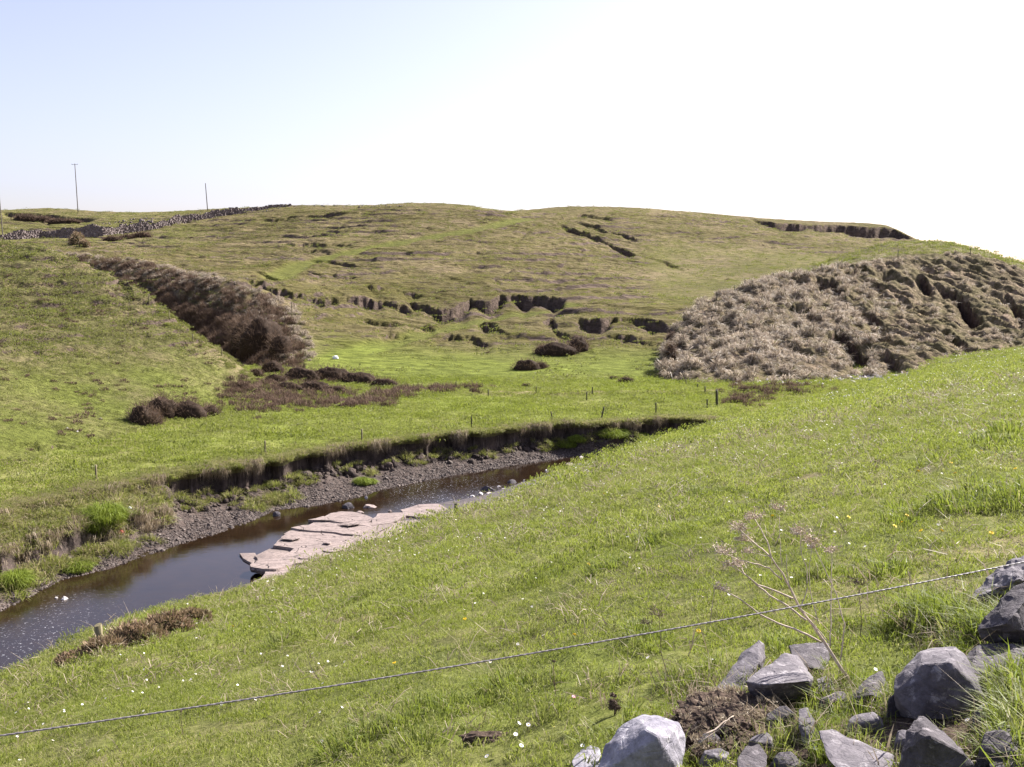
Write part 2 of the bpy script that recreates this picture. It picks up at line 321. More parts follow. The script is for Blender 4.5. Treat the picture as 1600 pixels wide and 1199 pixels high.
# ------------------------------------------------------------------ materials
class NT:
    def __init__(s, name):
        s.m = bpy.data.materials.new(name); s.m.use_nodes = True; s.t = s.m.node_tree; s.t.nodes.clear()
        s.out = s.n('ShaderNodeOutputMaterial')
    def n(s, typ, **kw):
        q = s.t.nodes.new(typ)
        for k, v in kw.items(): setattr(q, k, v)
        return q
    def put(s, sock, v):
        if v is None: return
        if isinstance(v, bpy.types.NodeSocket): s.t.links.new(v, sock)
        elif isinstance(v, tuple) and sock.type == 'RGBA' and len(v) == 3: sock.default_value = (*v, 1)
        else: sock.default_value = v
    def noise(s, scale, det=3, rough=.55, vec=None, dist=0):
        q = s.n('ShaderNodeTexNoise'); q.inputs['Scale'].default_value = scale; q.inputs['Detail'].default_value = det
        q.inputs['Roughness'].default_value = rough; q.inputs['Distortion'].default_value = dist
        s.put(q.inputs['Vector'], vec if vec is not None else s.pos()); return q.outputs['Fac']
    def vor(s, scale, vec=None, feature='F1', out='Distance'):
        q = s.n('ShaderNodeTexVoronoi', feature=feature); q.inputs['Scale'].default_value = scale
        s.put(q.inputs['Vector'], vec if vec is not None else s.pos()); return q.outputs[out]
    def pos(s):
        return s.n('ShaderNodeNewGeometry').outputs['Position']
    def objc(s): return s.n('ShaderNodeTexCoord').outputs['Object']
    def scalev(s, v, sc3):
        q = s.n('ShaderNodeMapping'); s.put(q.inputs['Vector'], v); q.inputs['Scale'].default_value = sc3; return q.outputs[0]
    def ramp(s, fac, a, b, lo=0., hi=1.):
        q = s.n('ShaderNodeMapRange'); s.put(q.inputs['Value'], fac); q.inputs['From Min'].default_value = a; q.inputs['From Max'].default_value = b
        q.inputs['To Min'].default_value = lo; q.inputs['To Max'].default_value = hi; return q.outputs[0]
    def mix(s, f, a, b, mode='MIX'):
        q = s.n('ShaderNodeMix', data_type='RGBA', blend_type=mode); s.put(q.inputs[0], f); s.put(q.inputs[6], a); s.put(q.inputs[7], b); return q.outputs[2]
    def math(s, op, a, b=0.):
        q = s.n('ShaderNodeMath', operation=op); s.put(q.inputs[0], a); s.put(q.inputs[1], b); return q.outputs[0]
    def attr(s, name, out='Fac'): return s.n('ShaderNodeAttribute', attribute_name=name).outputs[out]
    def bump(s, h, strength, dist):
        q = s.n('ShaderNodeBump'); q.inputs['Strength'].default_value = strength; q.inputs['Distance'].default_value = dist; s.put(q.inputs['Height'], h); return q.outputs[0]
    def mul(s, col, f):
        q = s.n('ShaderNodeVectorMath', operation='SCALE'); s.put(q.inputs[0], col); s.put(q.inputs['Scale'], f); return q.outputs[0]
    def pbr(s, col, rough=.9, nrm=None, spec=.15, **kw):
        q = s.n('ShaderNodeBsdfPrincipled'); s.put(q.inputs['Base Color'], col); s.put(q.inputs['Roughness'], rough); s.put(q.inputs['Normal'], nrm)
        q.inputs['Specular IOR Level'].default_value = spec
        for k, v in kw.items(): s.put(q.inputs[k], v)
        return q.outputs[0]
    def done(s, sh): s.t.links.new(sh, s.out.inputs[0]); return s.m

GREEN = (.135, .145, .040); LUSH = (.150, .175, .036); OLIVE = (.150, .130, .062); STRAW = (.225, .175, .105); SOIL = (.088, .066, .053); REED = (.19, .13, .085)
def ground_mat(name, fine, coarse, a=GREEN, dry=STRAW, bumpd=.15, bs=.6, varf=(.62, 1.3), soil_and_shade=SOIL, drymix=(.35, .8), st=1.):
    q = NT(name); sv = q.scalev(q.pos(), (st, 1, 1.6 if st < 1 else 1))
    col = q.mix(q.attr('lush'), a, LUSH)
    big = q.noise(coarse, 4, .6)
    f = q.math('MULTIPLY', q.attr('dry'), q.ramp(big, drymix[0], drymix[1]))
    f = q.math('ADD', f, q.math('MULTIPLY', q.attr('dry'), q.ramp(q.noise(fine, 4, .7), .45, .75, 0, .7)))
    col = q.mix(q.math('MINIMUM', f, 1.0), col, dry)
    sf = q.math('ADD', q.attr('soil_and_shade'), q.ramp(q.noise(fine * .6, 3), .3, .7, -.25, .25))
    sf = q.ramp(sf, .35, .75)
    soilc = q.mix(q.noise(fine * 1.5, 3), soil_and_shade, tuple(min(1, c * 2.1) for c in soil_and_shade))
    col = q.mix(sf, col, soilc)
    v = q.math('MULTIPLY', q.ramp(q.noise(fine, 5, .75, sv), .3, .7, varf[0], varf[1]), q.ramp(q.noise(coarse * .35, 3), .3, .7, .85, 1.12))
    col = q.mul(col, v)
    h = q.math('ADD', q.noise(fine * 1.3, 5, .75, sv), q.math('MULTIPLY', q.noise(fine * .3, 3, .6, sv), 1.6))
    return q.done(q.pbr(col, .95, q.bump(h, bs, bumpd), .05))
M = {}
M['near'] = ground_mat('short_turf', 9, .9, a=(.075, .088, .022), bumpd=.05)
M['pasture'] = ground_mat('pasture_turf', 2.2, .22, a=(.150, .172, .040), bumpd=.16, varf=(.72, 1.25))
M['left'] = ground_mat('hill_turf_left', 1.7, .16, a=(.112, .114, .038), bumpd=.5, bs=1., varf=(.5, 1.3), st=.6)
M['back'] = ground_mat('hill_turf_far', .9, .08, a=(.110, .098, .034), bumpd=.8, bs=1., varf=(.45, 1.35), st=.4)
M['right'] = ground_mat('dry_slope', 1.0, .12, a=OLIVE, dry=(.275, .205, .150), bumpd=.8, bs=1., varf=(.35, 1.35), soil_and_shade=(.07, .048, .040))
M['knoll'] = ground_mat('knoll_turf', .9, .1, a=(.118, .112, .046), bumpd=.4, bs=.9)

def mud_mat():
    q = NT('peaty_mud'); n1 = q.noise(1.6, 5, .65); st = q.noise(1.5, 3, .6, q.scalev(q.pos(), (3.5, 3.5, .5)))
    col = q.mix(q.ramp(n1, .35, .65), (.030, .022, .019), (.085, .062, .052)); col = q.mix(q.ramp(st, .55, .7), col, (.13, .10, .085))
    gr = q.attr('grassy'); g = q.mix(q.noise(3., 3), (.085, .095, .028), (.15, .12, .065)); col = q.mix(q.ramp(q.math('ADD', gr, q.ramp(n1, .3, .7, -.3, .3)), .4, .6), col, g)
    return q.done(q.pbr(col, .85, q.bump(q.math('ADD', q.noise(6, 5, .7), st), .9, .12), .2))
M['mud'] = mud_mat()
def stone_mat(name, c1, c2, c3, sc_=1.0, bd=.02, spec=.25):
    q = NT(name); v = q.pos(); n1 = q.noise(3 * sc_, 5, .6, v); n2 = q.noise(22 * sc_, 5, .7, v); lich = q.noise(9 * sc_, 4, .7, v)
    col = q.mix(q.ramp(n1, .35, .65), c1, c2); col = q.mix(q.ramp(lich, .56, .68), col, c3); col = q.mul(col, q.ramp(n2, .3, .7, .65, 1.25))
    cr = q.ramp(q.vor(5 * sc_, v, 'DISTANCE_TO_EDGE'), 0, .04)
    h = q.math('ADD', q.math('MULTIPLY', n2, .7), q.math('MULTIPLY', n1, 1.2)); h = q.math('ADD', h, q.math('MULTIPLY', cr, .15))
    return q.done(q.pbr(col, .8, q.bump(h, .9, bd), spec))
M['rock'] = stone_mat('grey_limestone', (.080, .071, .082), (.150, .135, .148), (.28, .26, .27), 1.6, .012)
M['rock_pale'] = stone_mat('pale_limestone', (.19, .18, .215), (.32, .305, .335), (.46, .44, .45), 1.6, .012)
M['rock_dark'] = stone_mat('dark_rough_limestone', (.045, .038, .044), (.090, .079, .086), (.20, .18, .19), 1.8, .02)
def slab_mat(name, c1, c2, c3, spec):
    q = NT(name); v = q.pos(); n1 = q.noise(.8, 5, .65, v); n2 = q.noise(6, 5, .75, v); col = q.mix(q.ramp(n1, .3, .7), c1, c2); col = q.mix(q.ramp(q.noise(2.2, 4, .7, v), .55, .7), col, c3)
    dv = q.n('ShaderNodeVectorMath', operation='ADD'); q.put(dv.inputs[0], v); q.put(dv.inputs[1], q.mul(q.n('ShaderNodeTexNoise').outputs['Color'], .4)); w1 = q.vor(.9, q.scalev(dv.outputs[0], (.6, 1.5, 1)), 'DISTANCE_TO_EDGE')
    cr = q.ramp(w1, .0, .022); col = q.mul(q.mul(col, q.ramp(n2, .3, .7, .7, 1.22)), q.ramp(cr, 0, 1, .35, 1)); h = q.math('ADD', q.math('MULTIPLY', n2, .6), cr)
    return q.done(q.pbr(col, .75, q.bump(h, .9, .06), spec))
M['slab'] = stone_mat('pink_grey_sandstone', (.27, .21, .19), (.37, .295, .265), (.19, .155, .145), .5, .05, .2)
M['slab'] = slab_mat('pink_grey_sandstone', (.19, .150, .137), (.29, .232, .21), (.12, .10, .09), .2)
M['slab_wet'] = stone_mat('wet_sandstone', (.15, .115, .10), (.22, .17, .15), (.10, .08, .075), .35, .05, .5)
M['pebble'] = stone_mat('pebbles', (.048, .037, .033), (.11, .085, .073), (.28, .235, .205), .9, .02)
M['wallstone'] = stone_mat('dry_wall_stone', (.115, .09, .085), (.20, .16, .15), (.36, .32, .31), .2, .05)
M['rubble'] = stone_mat('white_rubble', (.40, .35, .33), (.62, .57, .55), (.75, .72, .70), .3, .04)

def blade_mat(name, c1, c2, c3=None, tr=.45, patch=.6, p3=(.6, .7), sp=.25, rough=.55):
    q = NT(name); t = q.attr('tone'); col = q.mix(t, c1, c2)
    if c3 is not None:
        f = q.math('MULTIPLY', q.ramp(q.noise(patch, 4, .65), p3[0] - .2, p3[1]), q.ramp(q.attr('tone2'), .25, .6))
        f = q.math('MAXIMUM', f, q.ramp(q.attr('tone2'), .93, .97)); col = q.mix(f, col, c3)
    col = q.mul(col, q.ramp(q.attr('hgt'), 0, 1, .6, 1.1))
    col = q.mul(col, q.ramp(q.noise(patch * 2.3, 3), .3, .7, .78, 1.18))
    d = q.pbr(col, rough, None, sp); tl = q.n('ShaderNodeBsdfTranslucent'); q.put(tl.inputs[0], q.mix(.4, col, (.30, .38, .04), 'MIX') if c1[1] > c1[0] * 1.02 else col)
    mx = q.n('ShaderNodeMixShader'); mx.inputs[0].default_value = tr; q.t.links.new(d, mx.inputs[1]); q.t.links.new(tl.outputs[0], mx.inputs[2])
    return q.done(mx.outputs[0])
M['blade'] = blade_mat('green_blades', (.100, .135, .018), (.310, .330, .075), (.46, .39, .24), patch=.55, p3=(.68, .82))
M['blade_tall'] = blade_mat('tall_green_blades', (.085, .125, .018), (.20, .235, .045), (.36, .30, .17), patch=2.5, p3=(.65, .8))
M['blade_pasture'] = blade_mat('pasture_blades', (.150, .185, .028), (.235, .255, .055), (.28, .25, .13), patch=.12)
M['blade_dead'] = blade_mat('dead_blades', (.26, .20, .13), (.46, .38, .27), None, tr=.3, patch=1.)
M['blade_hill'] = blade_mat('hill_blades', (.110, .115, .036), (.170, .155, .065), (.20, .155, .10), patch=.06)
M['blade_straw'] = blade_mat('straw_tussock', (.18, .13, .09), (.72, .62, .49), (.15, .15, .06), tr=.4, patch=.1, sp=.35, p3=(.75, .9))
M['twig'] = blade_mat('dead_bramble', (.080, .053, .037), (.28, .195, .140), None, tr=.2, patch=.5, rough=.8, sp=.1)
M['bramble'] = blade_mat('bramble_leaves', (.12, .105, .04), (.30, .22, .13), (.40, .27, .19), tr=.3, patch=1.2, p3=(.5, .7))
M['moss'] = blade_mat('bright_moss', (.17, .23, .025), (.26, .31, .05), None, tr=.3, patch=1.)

def simple(name, c1, c2, sc_=8, rough=.8, bd=.01, spec=.2, stretch=(1, 1, 1)):
    q = NT(name); n = q.noise(sc_, 4, .65, q.scalev(q.objc(), stretch)); return q.done(q.pbr(q.mix(q.ramp(n, .3, .7), c1, c2), rough, q.bump(n, .7, bd), spec))
M['wood'] = simple('weathered_post_wood', (.12, .10, .055), (.24, .21, .12), 9, stretch=(4, 4, .5))
M['wood_dark'] = simple('dark_post_wood', (.045, .045, .025), (.10, .095, .05), 9, stretch=(4, 4, .5))
M['pole'] = simple('creosoted_pole_wood', (.10, .085, .075), (.17, .145, .125), 4, stretch=(4, 4, .3))
M['wire'] = simple('galvanised_wire', (.17, .145, .155), (.28, .25, .26), 60, .45, .001, .5)
M['stem'] = simple('dead_stem', (.38, .29, .22), (.62, .52, .42), 60, .7, .001)
M['stem_dark'] = simple('dark_dead_stem', (.08, .055, .045), (.17, .12, .09), 60, .8, .001)
M['white'] = simple('white_petals', (.80, .78, .78), (.86, .84, .85), 30, .6, .001)
M['yellow'] = simple('yellow_petals', (.75, .52, .02), (.82, .62, .04), 60, .6, .001)
M['centre'] = simple('daisy_centre', (.60, .42, .04), (.7, .5, .05), 60, .7, .001)
M['pinkp'] = simple('pink_petals', (.62, .20, .36), (.75, .35, .50), 60, .6, .001)
M['plastic'] = simple('white_plastic', (.78, .78, .80), (.85, .85, .86), 5, .5, .01)
M['red'] = simple('red_plastic', (.55, .03, .03), (.65, .05, .05), 5, .45, .01)
M['yellowp'] = simple('yellow_plastic', (.65, .45, .02), (.7, .5, .05), 5, .45, .01)
M['mudflat'] = simple('wet_river_mud', (.035, .028, .026), (.10, .08, .072), 2.5, .55, .06, .4)
M['earth'] = simple('loose_earth_and_shade', (.030, .021, .017), (.115, .085, .065), 45, .95, .02, .05)
def water_mat():
    q = NT('river_water'); p = q.pos()
    h1 = q.noise(1.1, 3, .6, q.scalev(p, (1.0, 2.2, 1))); h2 = q.noise(5.0, 4, .65, q.scalev(p, (1., 2., 1)))
    rf = q.attr('riffle')
    h = q.math('ADD', q.math('MULTIPLY', h1, .5), q.math('MULTIPLY', h2, q.ramp(rf, 0, 1, .22, 1.2)))
    nrm = q.bump(h, .35, .022)
    foam = q.math('MULTIPLY', q.ramp(q.noise(7., 5, .8), .60, .66), rf)
    bed = q.mix(q.noise(.8, 3), (.007, .004, .0025), (.026, .015, .008)); bed = q.mix(q.math('MULTIPLY', foam, 1.), bed, (.75, .75, .80))
    return q.done(q.pbr(bed, q.ramp(foam, 0, 1, .03, .6), nrm, .5, IOR=1.31))
M['water'] = water_mat()

# ------------------------------------------------------------------ mesh helpers
def tag(o, label=None, cat=None, group=None, kind=None):
    if label: o['label'] = label
    if cat: o['category'] = cat
    if group: o['group'] = group
    if kind: o['kind'] = kind
    return o
def mesh_np(name, V, Fq, attrs=None, smooth=True):
    me = bpy.data.meshes.new(name); V = np.asarray(V, np.float32); Fq = np.asarray(Fq, np.int32); k = Fq.shape[1]
    me.vertices.add(len(V)); me.vertices.foreach_set('co', V.ravel())
    me.loops.add(Fq.size); me.loops.foreach_set('vertex_index', Fq.ravel())
    me.polygons.add(len(Fq)); me.polygons.foreach_set('loop_start', np.arange(0, Fq.size, k, dtype=np.int32)); me.polygons.foreach_set('loop_total', np.full(len(Fq), k, np.int32))
    me.polygons.foreach_set('use_smooth', np.full(len(Fq), smooth, bool))
    for n, a in (attrs or {}).items():
        at_ = me.attributes.new(n, 'FLOAT', 'POINT'); at_.data.foreach_set('value', np.asarray(a, np.float32).ravel())
    me.update(calc_edges=True); return me
def link(name, me, mat=None, parent=None, loc=None):
    o = bpy.data.objects.new(name, me); COL.objects.link(o)
    if mat is not None:
        for m in (mat if isinstance(mat, (list, tuple)) else [mat]): me.materials.append(m)
    if parent is not None: o.parent = parent
    if loc is not None: o.location = Vector([float(v) for v in loc])
    return o
def grid_mesh(name, X, Y, Z, attrs, keep=None):
    r, c = X.shape; V = np.stack([X, Y, Z], -1).reshape(-1, 3); i = np.arange(r * c).reshape(r, c)
    Fq = np.stack([i[:-1, :-1], i[:-1, 1:], i[1:, 1:], i[1:, :-1]], -1)
    if keep is not None: Fq = Fq[keep[:-1, :-1] | keep[1:, 1:] | keep[:-1, 1:] | keep[1:, :-1]]
    return mesh_np(name, V, Fq.reshape(-1, 4), attrs)
def slope(X, Y, Z):
    dzy = np.gradient(Z, axis=0) / (np.gradient(Y, axis=0) + 1e-6)
    dzc = np.gradient(Z, axis=1) - dzy * np.gradient(Y, axis=1); dx = np.gradient(X, axis=1)
    return np.abs(dzy), np.hypot(dzy, dzc / (np.abs(dx) + 1e-6))
def ucols(n, lo=-.56, hi=.56, m=36, far=1.25):
    return np.concatenate([np.linspace(-far, lo, m)[:-1], np.linspace(lo, hi, n), np.linspace(hi, far, m)[1:]])
def fan(us, Ys):
    Y = np.repeat(Ys[:, None], len(us), 1); return us[None, :] * Y, Y

# ------------------------------------------------------------------ build the ground
# distant flat country under everything, out to the horizon
def big_ground():
    R = 4500.; a = np.linspace(0, 2 * np.pi, 65)[:-1]; rs = [0.01, 60, 250, 900, R]
    V = [[r * math.cos(t), r * math.sin(t), -18.0] for r in rs for t in a]; n = 64
    Fq = [[k * n + i, k * n + (i + 1) % n, (k + 1) * n + (i + 1) % n, (k + 1) * n + i] for k in range(4) for i in range(n)]
    me = mesh_np('ground', V, Fq, {'lush': np.zeros(len(V)), 'dry': np.full(len(V), .4), 'soil_and_shade': np.zeros(len(V))})
    tag(link('ground', me, M['knoll']), 'low green land lying under and beyond the hills', kind='structure')
big_ground()

# near hillside
u = ucols(440); Yr = np.exp(np.linspace(math.log(0.35), math.log(112), 430)); X, Y = fan(u, Yr)
Z = near_z(X, Y); Z = np.maximum(Z, -17); GRID['near'] = (u, Yr, Z)
dry = np.clip(.35 + 1.2 * fbm(X, Y, 3.0, 3, 201), 0, 1) * .8
ht = Y - np.interp(X / Y, _uu, _yy)
tag(link('near_hillside', grid_mesh('near_hillside', X, Y, Z, {'lush': np.clip(.5 + fbm(X, Y, 6, 2, 202), 0, 1), 'dry': dry, 'soil_and_shade': sstep(ht, 1.0, 5) * .35}), M['near']),
    'grazed green slope falling away from the viewpoint to the river', kind='structure')
# the ground the viewer stands on and behind
xs = np.linspace(-40, 40, 60); ys = np.linspace(-30, .45, 30); X, Y = np.meshgrid(xs, ys)
o = np.ones(X.size); tag(link('hillside', grid_mesh('hillside', X, Y, near_base(X, Y) - .01, {'lush': o * .5, 'dry': o * .3, 'soil_and_shade': o * 0}), M['near']), 'green slope continuing behind the viewpoint', kind='structure')

# near river margin (mostly hidden under the hillside) and river bed
u = ucols(420); t = np.linspace(0, 1, 60)
NE = near_edge(u)[None, :]; Y = (NE - 16) + t[:, None] * (22 + 0 * NE); X = u[None, :] * Y
d = Y - NE
Z = np.where(d < 0, -15.18 - d * 0.012, -15.18 - sstep(d, 0, 1.2) * 1.0) + .08 * fbm(X, Y, 1.3, 3, 210)
tag(link('near_river_margin', grid_mesh('near_river_margin', X, Y, Z, {}), M['mudflat']), 'muddy stony margin of the river below the near slope', kind='structure')
# river bed
Yl = near_edge(u)[None, :] + 4; Yh = far_edge(u)[None, :] + 1.5; Y = Yl + np.linspace(0, 1, 14)[:, None] * np.maximum(Yh - Yl, .5); X = u[None, :] * Y
tag(link('river_bed', grid_mesh('river_bed', X, Y, -16.2 + .1 * fbm(X, Y, 2, 2, 212), {}), M['mudflat']), 'dark bed of the river', kind='structure')
# water
u = ucols(300); Yl = near_edge(u)[None, :] - 1.2; Yh = far_edge(u)[None, :] + 1.6; Y = Yl + np.linspace(0, 1, 40)[:, None] * (Yh - Yl); X = u[None, :] * Y
PX = 800 + 1600 * X / Y
rif = np.exp(-((PX - 650) / 45) ** 2) + .8 * np.exp(-((PX - 740) / 50) ** 2) * sstep(Yh - Y, 2., 5.) + .5 * (1 - sstep(PX, 40, 240)) * sstep(Yh - Y, 2.5, 5)
tag(link('river', grid_mesh('river', X, Y, np.full_like(X, ZW), {'riffle': np.clip(rif, 0, 1)}), M['water']), 'shallow river, peaty brown at the far bank and blue where it mirrors the sky', kind='structure')

# far bank: shingle apron, cut mud face, overhanging turf lip
u = ucols(1300, m=60); T = bank_top(u); E = far_edge(u); px = 800 + 1600 * u
soft = 1 - sstep(px, 200, 300); soft = np.maximum(soft, .6 * np.exp(-((px - 960) / 40) ** 2))          # slumped, grassy stretches
vn = fbm(u * 80, u * 0 + 5, 1.1, 3, 221); hN = fbm(u * 80, u * 0 + 7, 4.0, 2, 223)
foot = -14.55 + .75 * hN
rows = []
def prow(yy, zz, g): rows.append((yy, zz, g))
prow(E - 2.2, u * 0 - 16.4, 0 * u); prow(E - .8, u * 0 - 15.8, 0 * u); prow(E, u * 0 + ZW - .02, 0 * u)
nap = 28; wv = .10 * fbm(u * 80, u * 0 + 31, 3.0, 3, 228); hol = sstep(fbm(u * 80, u * 0 + 37, 2.2, 2, 229), -.35, .1)
for k in range(1, nap + 1):
    q = k / nap; yy = E + (T - .55 - E) * q; zz = ZW - .02 + (foot - ZW + .02) * (q ** 1.1); qq = q + wv * (1 - q)
    zs = ZW - .02 + .45 * sstep(qq, 0, .34) + 1.25 * sstep(qq, .36, .46 + .25 * (1 - hol)) + .42 * sstep(qq, .6, 1)
    zz = zz * (1 - soft) + zs * soft + (.12 + .28 * soft * sstep(q, .4, .6)) * fbm(u * 80, u * 0 + k * .25, .9, 3, 225) + .3 * soft * sstep(q, .5, .6) * fbm(u * 80, u * 0 + k * .25, 2.6, 2, 226)
    prow(yy, zz, .95 * soft * sstep(qq, .43, .50) + .3 * soft * sstep(qq, .2, .3) * (1 - sstep(qq, .3, .36)) + .25 * np.exp(-((px - 430) / 30) ** 2))
nf = 9
for k in range(1, nf + 1):
    q = k / nf; z0 = foot * (1 - soft) + (ZF - .35) * soft
    yy = T - .55 + .35 * math.sin(q * 2.2) - .22 * q * q + .26 * fbm(u * 80, u * 0 + k * .16, .8, 3, 227) * (1 - q * .3) + .1 * vn
    prow(yy, z0 + (ZF - .12 - z0) * q, np.maximum(.9 * soft, (q > .8) * 1.0))
prow(T - .50 + .45 * vn, ZF - .07 + 0 * u, 1 + 0 * u); prow(T - .32 + .3 * vn, ZF + .0 + 0 * u, 1 + 0 * u); prow(T - .1, ZF + .02 + 0 * u, 1 + 0 * u); prow(T + .8, ZF - .05 + 0 * u, 1 + 0 * u)
Y = np.array([r[0] for r in rows]); Z = np.array([r[1] + 0 * u for r in rows]); G = np.array([r[2] + 0 * u for r in rows]); X = u[None, :] * Y
tag(link('river_bank', grid_mesh('river_bank', X, Y, Z, {'grassy': G}), M['mud']), 'eroded dark earth bank with overhanging turf on the far side of the river', kind='structure')
BANK = (u, Y, Z)

# valley floor
u = ucols(420); T = bank_top(u)[None, :] + .25; q = np.linspace(0, 1, 230)[:, None] ** 1.25; Y = T + q * (176 - T); X = u[None, :] * Y
Z = pasture_z(X, Y); PXg = 800 + 1600 * X / Y
edge = 1 - sstep(Y - T, .3, 1.6)
rt = sstep(X / Y, .19, .235) * sstep(Y, 92, 97)
br = np.exp(-((Y - (110.5 + .05 * X)) / 1.6) ** 2) * sstep(X, -8, -2) * .9
lf = sstep(-X / Y, .30, .42) * (1 - sstep(Y, 80, 100)) * .45
dry = np.clip(edge * .7 + rt * .9 + br + lf + .22 + .6 * fbm(X, Y, 9, 3, 231), 0, 1)
tag(link('pasture', grid_mesh('pasture', X, Y, Z, {'lush': np.clip(1 - rt - edge * .6, 0, 1), 'dry': dry, 'soil_and_shade': rt * np.clip(.2 + fbm(X, Y, 6, 3, 233), 0, 1) * .8}), M['pasture']),
    'flat bright green meadow on the valley floor beyond the river', kind='structure')

# left hill
u = np.concatenate([np.linspace(-1.25, -.56, 40)[:-1], np.linspace(-.56, -.2, 330)]); Yr = np.concatenate([np.linspace(56, 136, 300), np.linspace(137, 170, 20)]); X, Y = fan(u, Yr)
Z, cut = left_z(X, Y, True); GRID['left'] = (u, Yr, Z); dv, sl = slope(X, Y, Z)
e = Z / Y; hgt = sstep(Z, -11, -4)
tag(link('left_hill', grid_mesh('left_hill', X, Y, Z, {'lush': np.clip(.7 - 1.2 * hgt, 0, 1), 'dry': np.clip(.3 + .5 * hgt + .8 * fbm(X, Y, 8, 3, 241) + .9 * sstep(Y / left.brow(X / Y)[0], .93, .99) * sstep(X / Y, -.38, -.34), 0, 1), 'soil_and_shade': np.clip(sstep(sl, .9, 1.6) + sstep(cut, .7, 1.4) * .7, 0, 1)},
    Z > -14.5), M['left']), 'rounded green hill spur rising on the left of the valley', kind='structure')
# right slope
u = np.concatenate([np.linspace(.12, .56, 430), np.linspace(.56, 1.25, 40)[1:]]); Yr = np.concatenate([np.linspace(116, 212, 330), np.linspace(213, 240, 12)]); X, Y = fan(u, Yr)
Z, cut = right_z(X, Y, True); GRID['right'] = (u, Yr, Z); dv, sl = slope(X, Y, Z)
tag(link('right_slope', grid_mesh('right_slope', X, Y, Z, {'lush': 0 * X, 'dry': np.clip(.75 + .9 * fbm(X, Y, 8, 3, 251), 0, 1), 'soil_and_shade': np.clip(sstep(sl, 1.8, 3.2) * .6 + sstep(cut, 1.4, 2.8) * .65, 0, 1)}, Z > -14.8), M['right']),
    'steep slope of dead brown grass with dark slips on the right', kind='structure')
# knoll
u = np.concatenate([np.linspace(.22, .56, 150), np.linspace(.56, 1.25, 30)[1:]]); Yr = np.linspace(205, 275, 90); X, Y = fan(u, Yr); Z = knoll_z(X, Y)
tag(link('knoll', grid_mesh('knoll', X, Y, Z, {'lush': 0 * X, 'dry': np.clip(.5 + .9 * fbm(X, Y, 10, 3, 255), 0, 1), 'soil_and_shade': 0 * X}, Z > -14), M['knoll']), 'low olive knoll above the brown slope at the right skyline', kind='structure')
# far hill
u = ucols(760); Yr = np.concatenate([np.linspace(116, 340, 560), np.linspace(340.6, 445, 160), np.linspace(448, 600, 25)]); X, Y = fan(u, Yr)
Z, cut, tm, smz, rm = back_z(X, Y, True); GRID['back'] = (u, Yr, Z); dv, sl = slope(X, Y, Z); PXg = 800 + 1600 * X / Y
low = 1 - sstep(Y, 135, 160)
gul = sstep(rim_side(X, Y), -7, 2) * (1 - sstep(Y, 225, 262)) * 1.3 
dry = np.clip(.38 + .9 * fbm(X, Y, 22, 3, 261) + .35 * sstep(Y, 180, 260) + gul - tm * .9 - low * .5, 0, 1)
soil_and_shade = np.clip(sstep(sl, 1.0, 1.9) * .7 * (1 - smz * .8) + sstep(cut, 1.0, 2.2) * .7 + rm * .75, 0, 1) * (1 - tm)  # bare slopes and slips; rm darkens terrace risers to paint in their shade
lush = np.clip(low + tm * .45 + smz * .25 + .45 * (sstep(-X / Y, .28, .34) * sstep(Y, 262, 285)), 0, 1)
tag(link('far_hill', grid_mesh('far_hill', X, Y, Z, {'lush': lush, 'dry': dry, 'soil_and_shade': soil_and_shade}, Z > -16), M['back']), 'long rough olive hill terraced by sheep tracks across the skyline', kind='structure')
#--VEG--
# ------------------------------------------------------------------ blades, tufts and scattering
RNG = np.random.default_rng(7); random.seed(7)
def blades(n, R, h, w, lean=.5, droop=0., seed=0, hj=.5, dome=0., dirx=0., diry=0.):
    r = np.random.default_rng(seed); a = r.uniform(0, 2 * np.pi, n); rr = R * np.sqrt(r.uniform(0, 1, n))
    bx, by = rr * np.cos(a), rr * np.sin(a); bz = dome * (1 - (rr / R) ** 2) * h
    H = h * (1 - hj + hj * 2 * r.uniform(0, 1, n)); la = r.uniform(0, 2 * np.pi, n) if dome == 0 else a + r.normal(0, .6, n)
    L = lean * H * r.uniform(.2, 1.4, n); dx, dy = L * np.cos(la) + dirx * H, L * np.sin(la) + diry * H
    pa = r.uniform(0, np.pi, n); wx, wy = w * .5 * np.cos(pa), w * .5 * np.sin(pa); ww = r.uniform(.6, 1.3, n); wx, wy = wx * ww, wy * ww
    z0 = bz; zm = bz + H * .6; zt = bz + H * (1 - droop * r.uniform(.4, 1.4, n))
    V = np.empty((n, 5, 3))
    V[:, 0] = np.stack([bx - wx, by - wy, z0], -1); V[:, 1] = np.stack([bx + wx, by + wy, z0], -1)
    mx, my = bx + dx * .35, by + dy * .35
    V[:, 2] = np.stack([mx - wx * .75, my - wy * .75, zm], -1); V[:, 3] = np.stack([mx + wx * .75, my + wy * .75, zm], -1)
    V[:, 4] = np.stack([bx + dx, by + dy, zt], -1)
    i = np.arange(n)[:, None] * 5
    Fq = np.concatenate([i + [0, 1, 3], i + [0, 3, 2], i + [2, 3, 4]])
    t1 = np.repeat(r.uniform(0, 1, n), 5); t2 = np.repeat(r.uniform(0, 1, n), 5)
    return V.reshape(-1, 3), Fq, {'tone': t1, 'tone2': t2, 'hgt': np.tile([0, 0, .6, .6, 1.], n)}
def protos(name, mat, k, seed=0, **kw):
    c = bpy.data.collections.new(name)
    for i in range(k):
        V, Fq, A = blades(seed=seed + i, **kw); me = mesh_np(name, V, Fq, A, False); me.materials.append(mat)
        o = bpy.data.objects.new(name, me); c.objects.link(o)
    return c
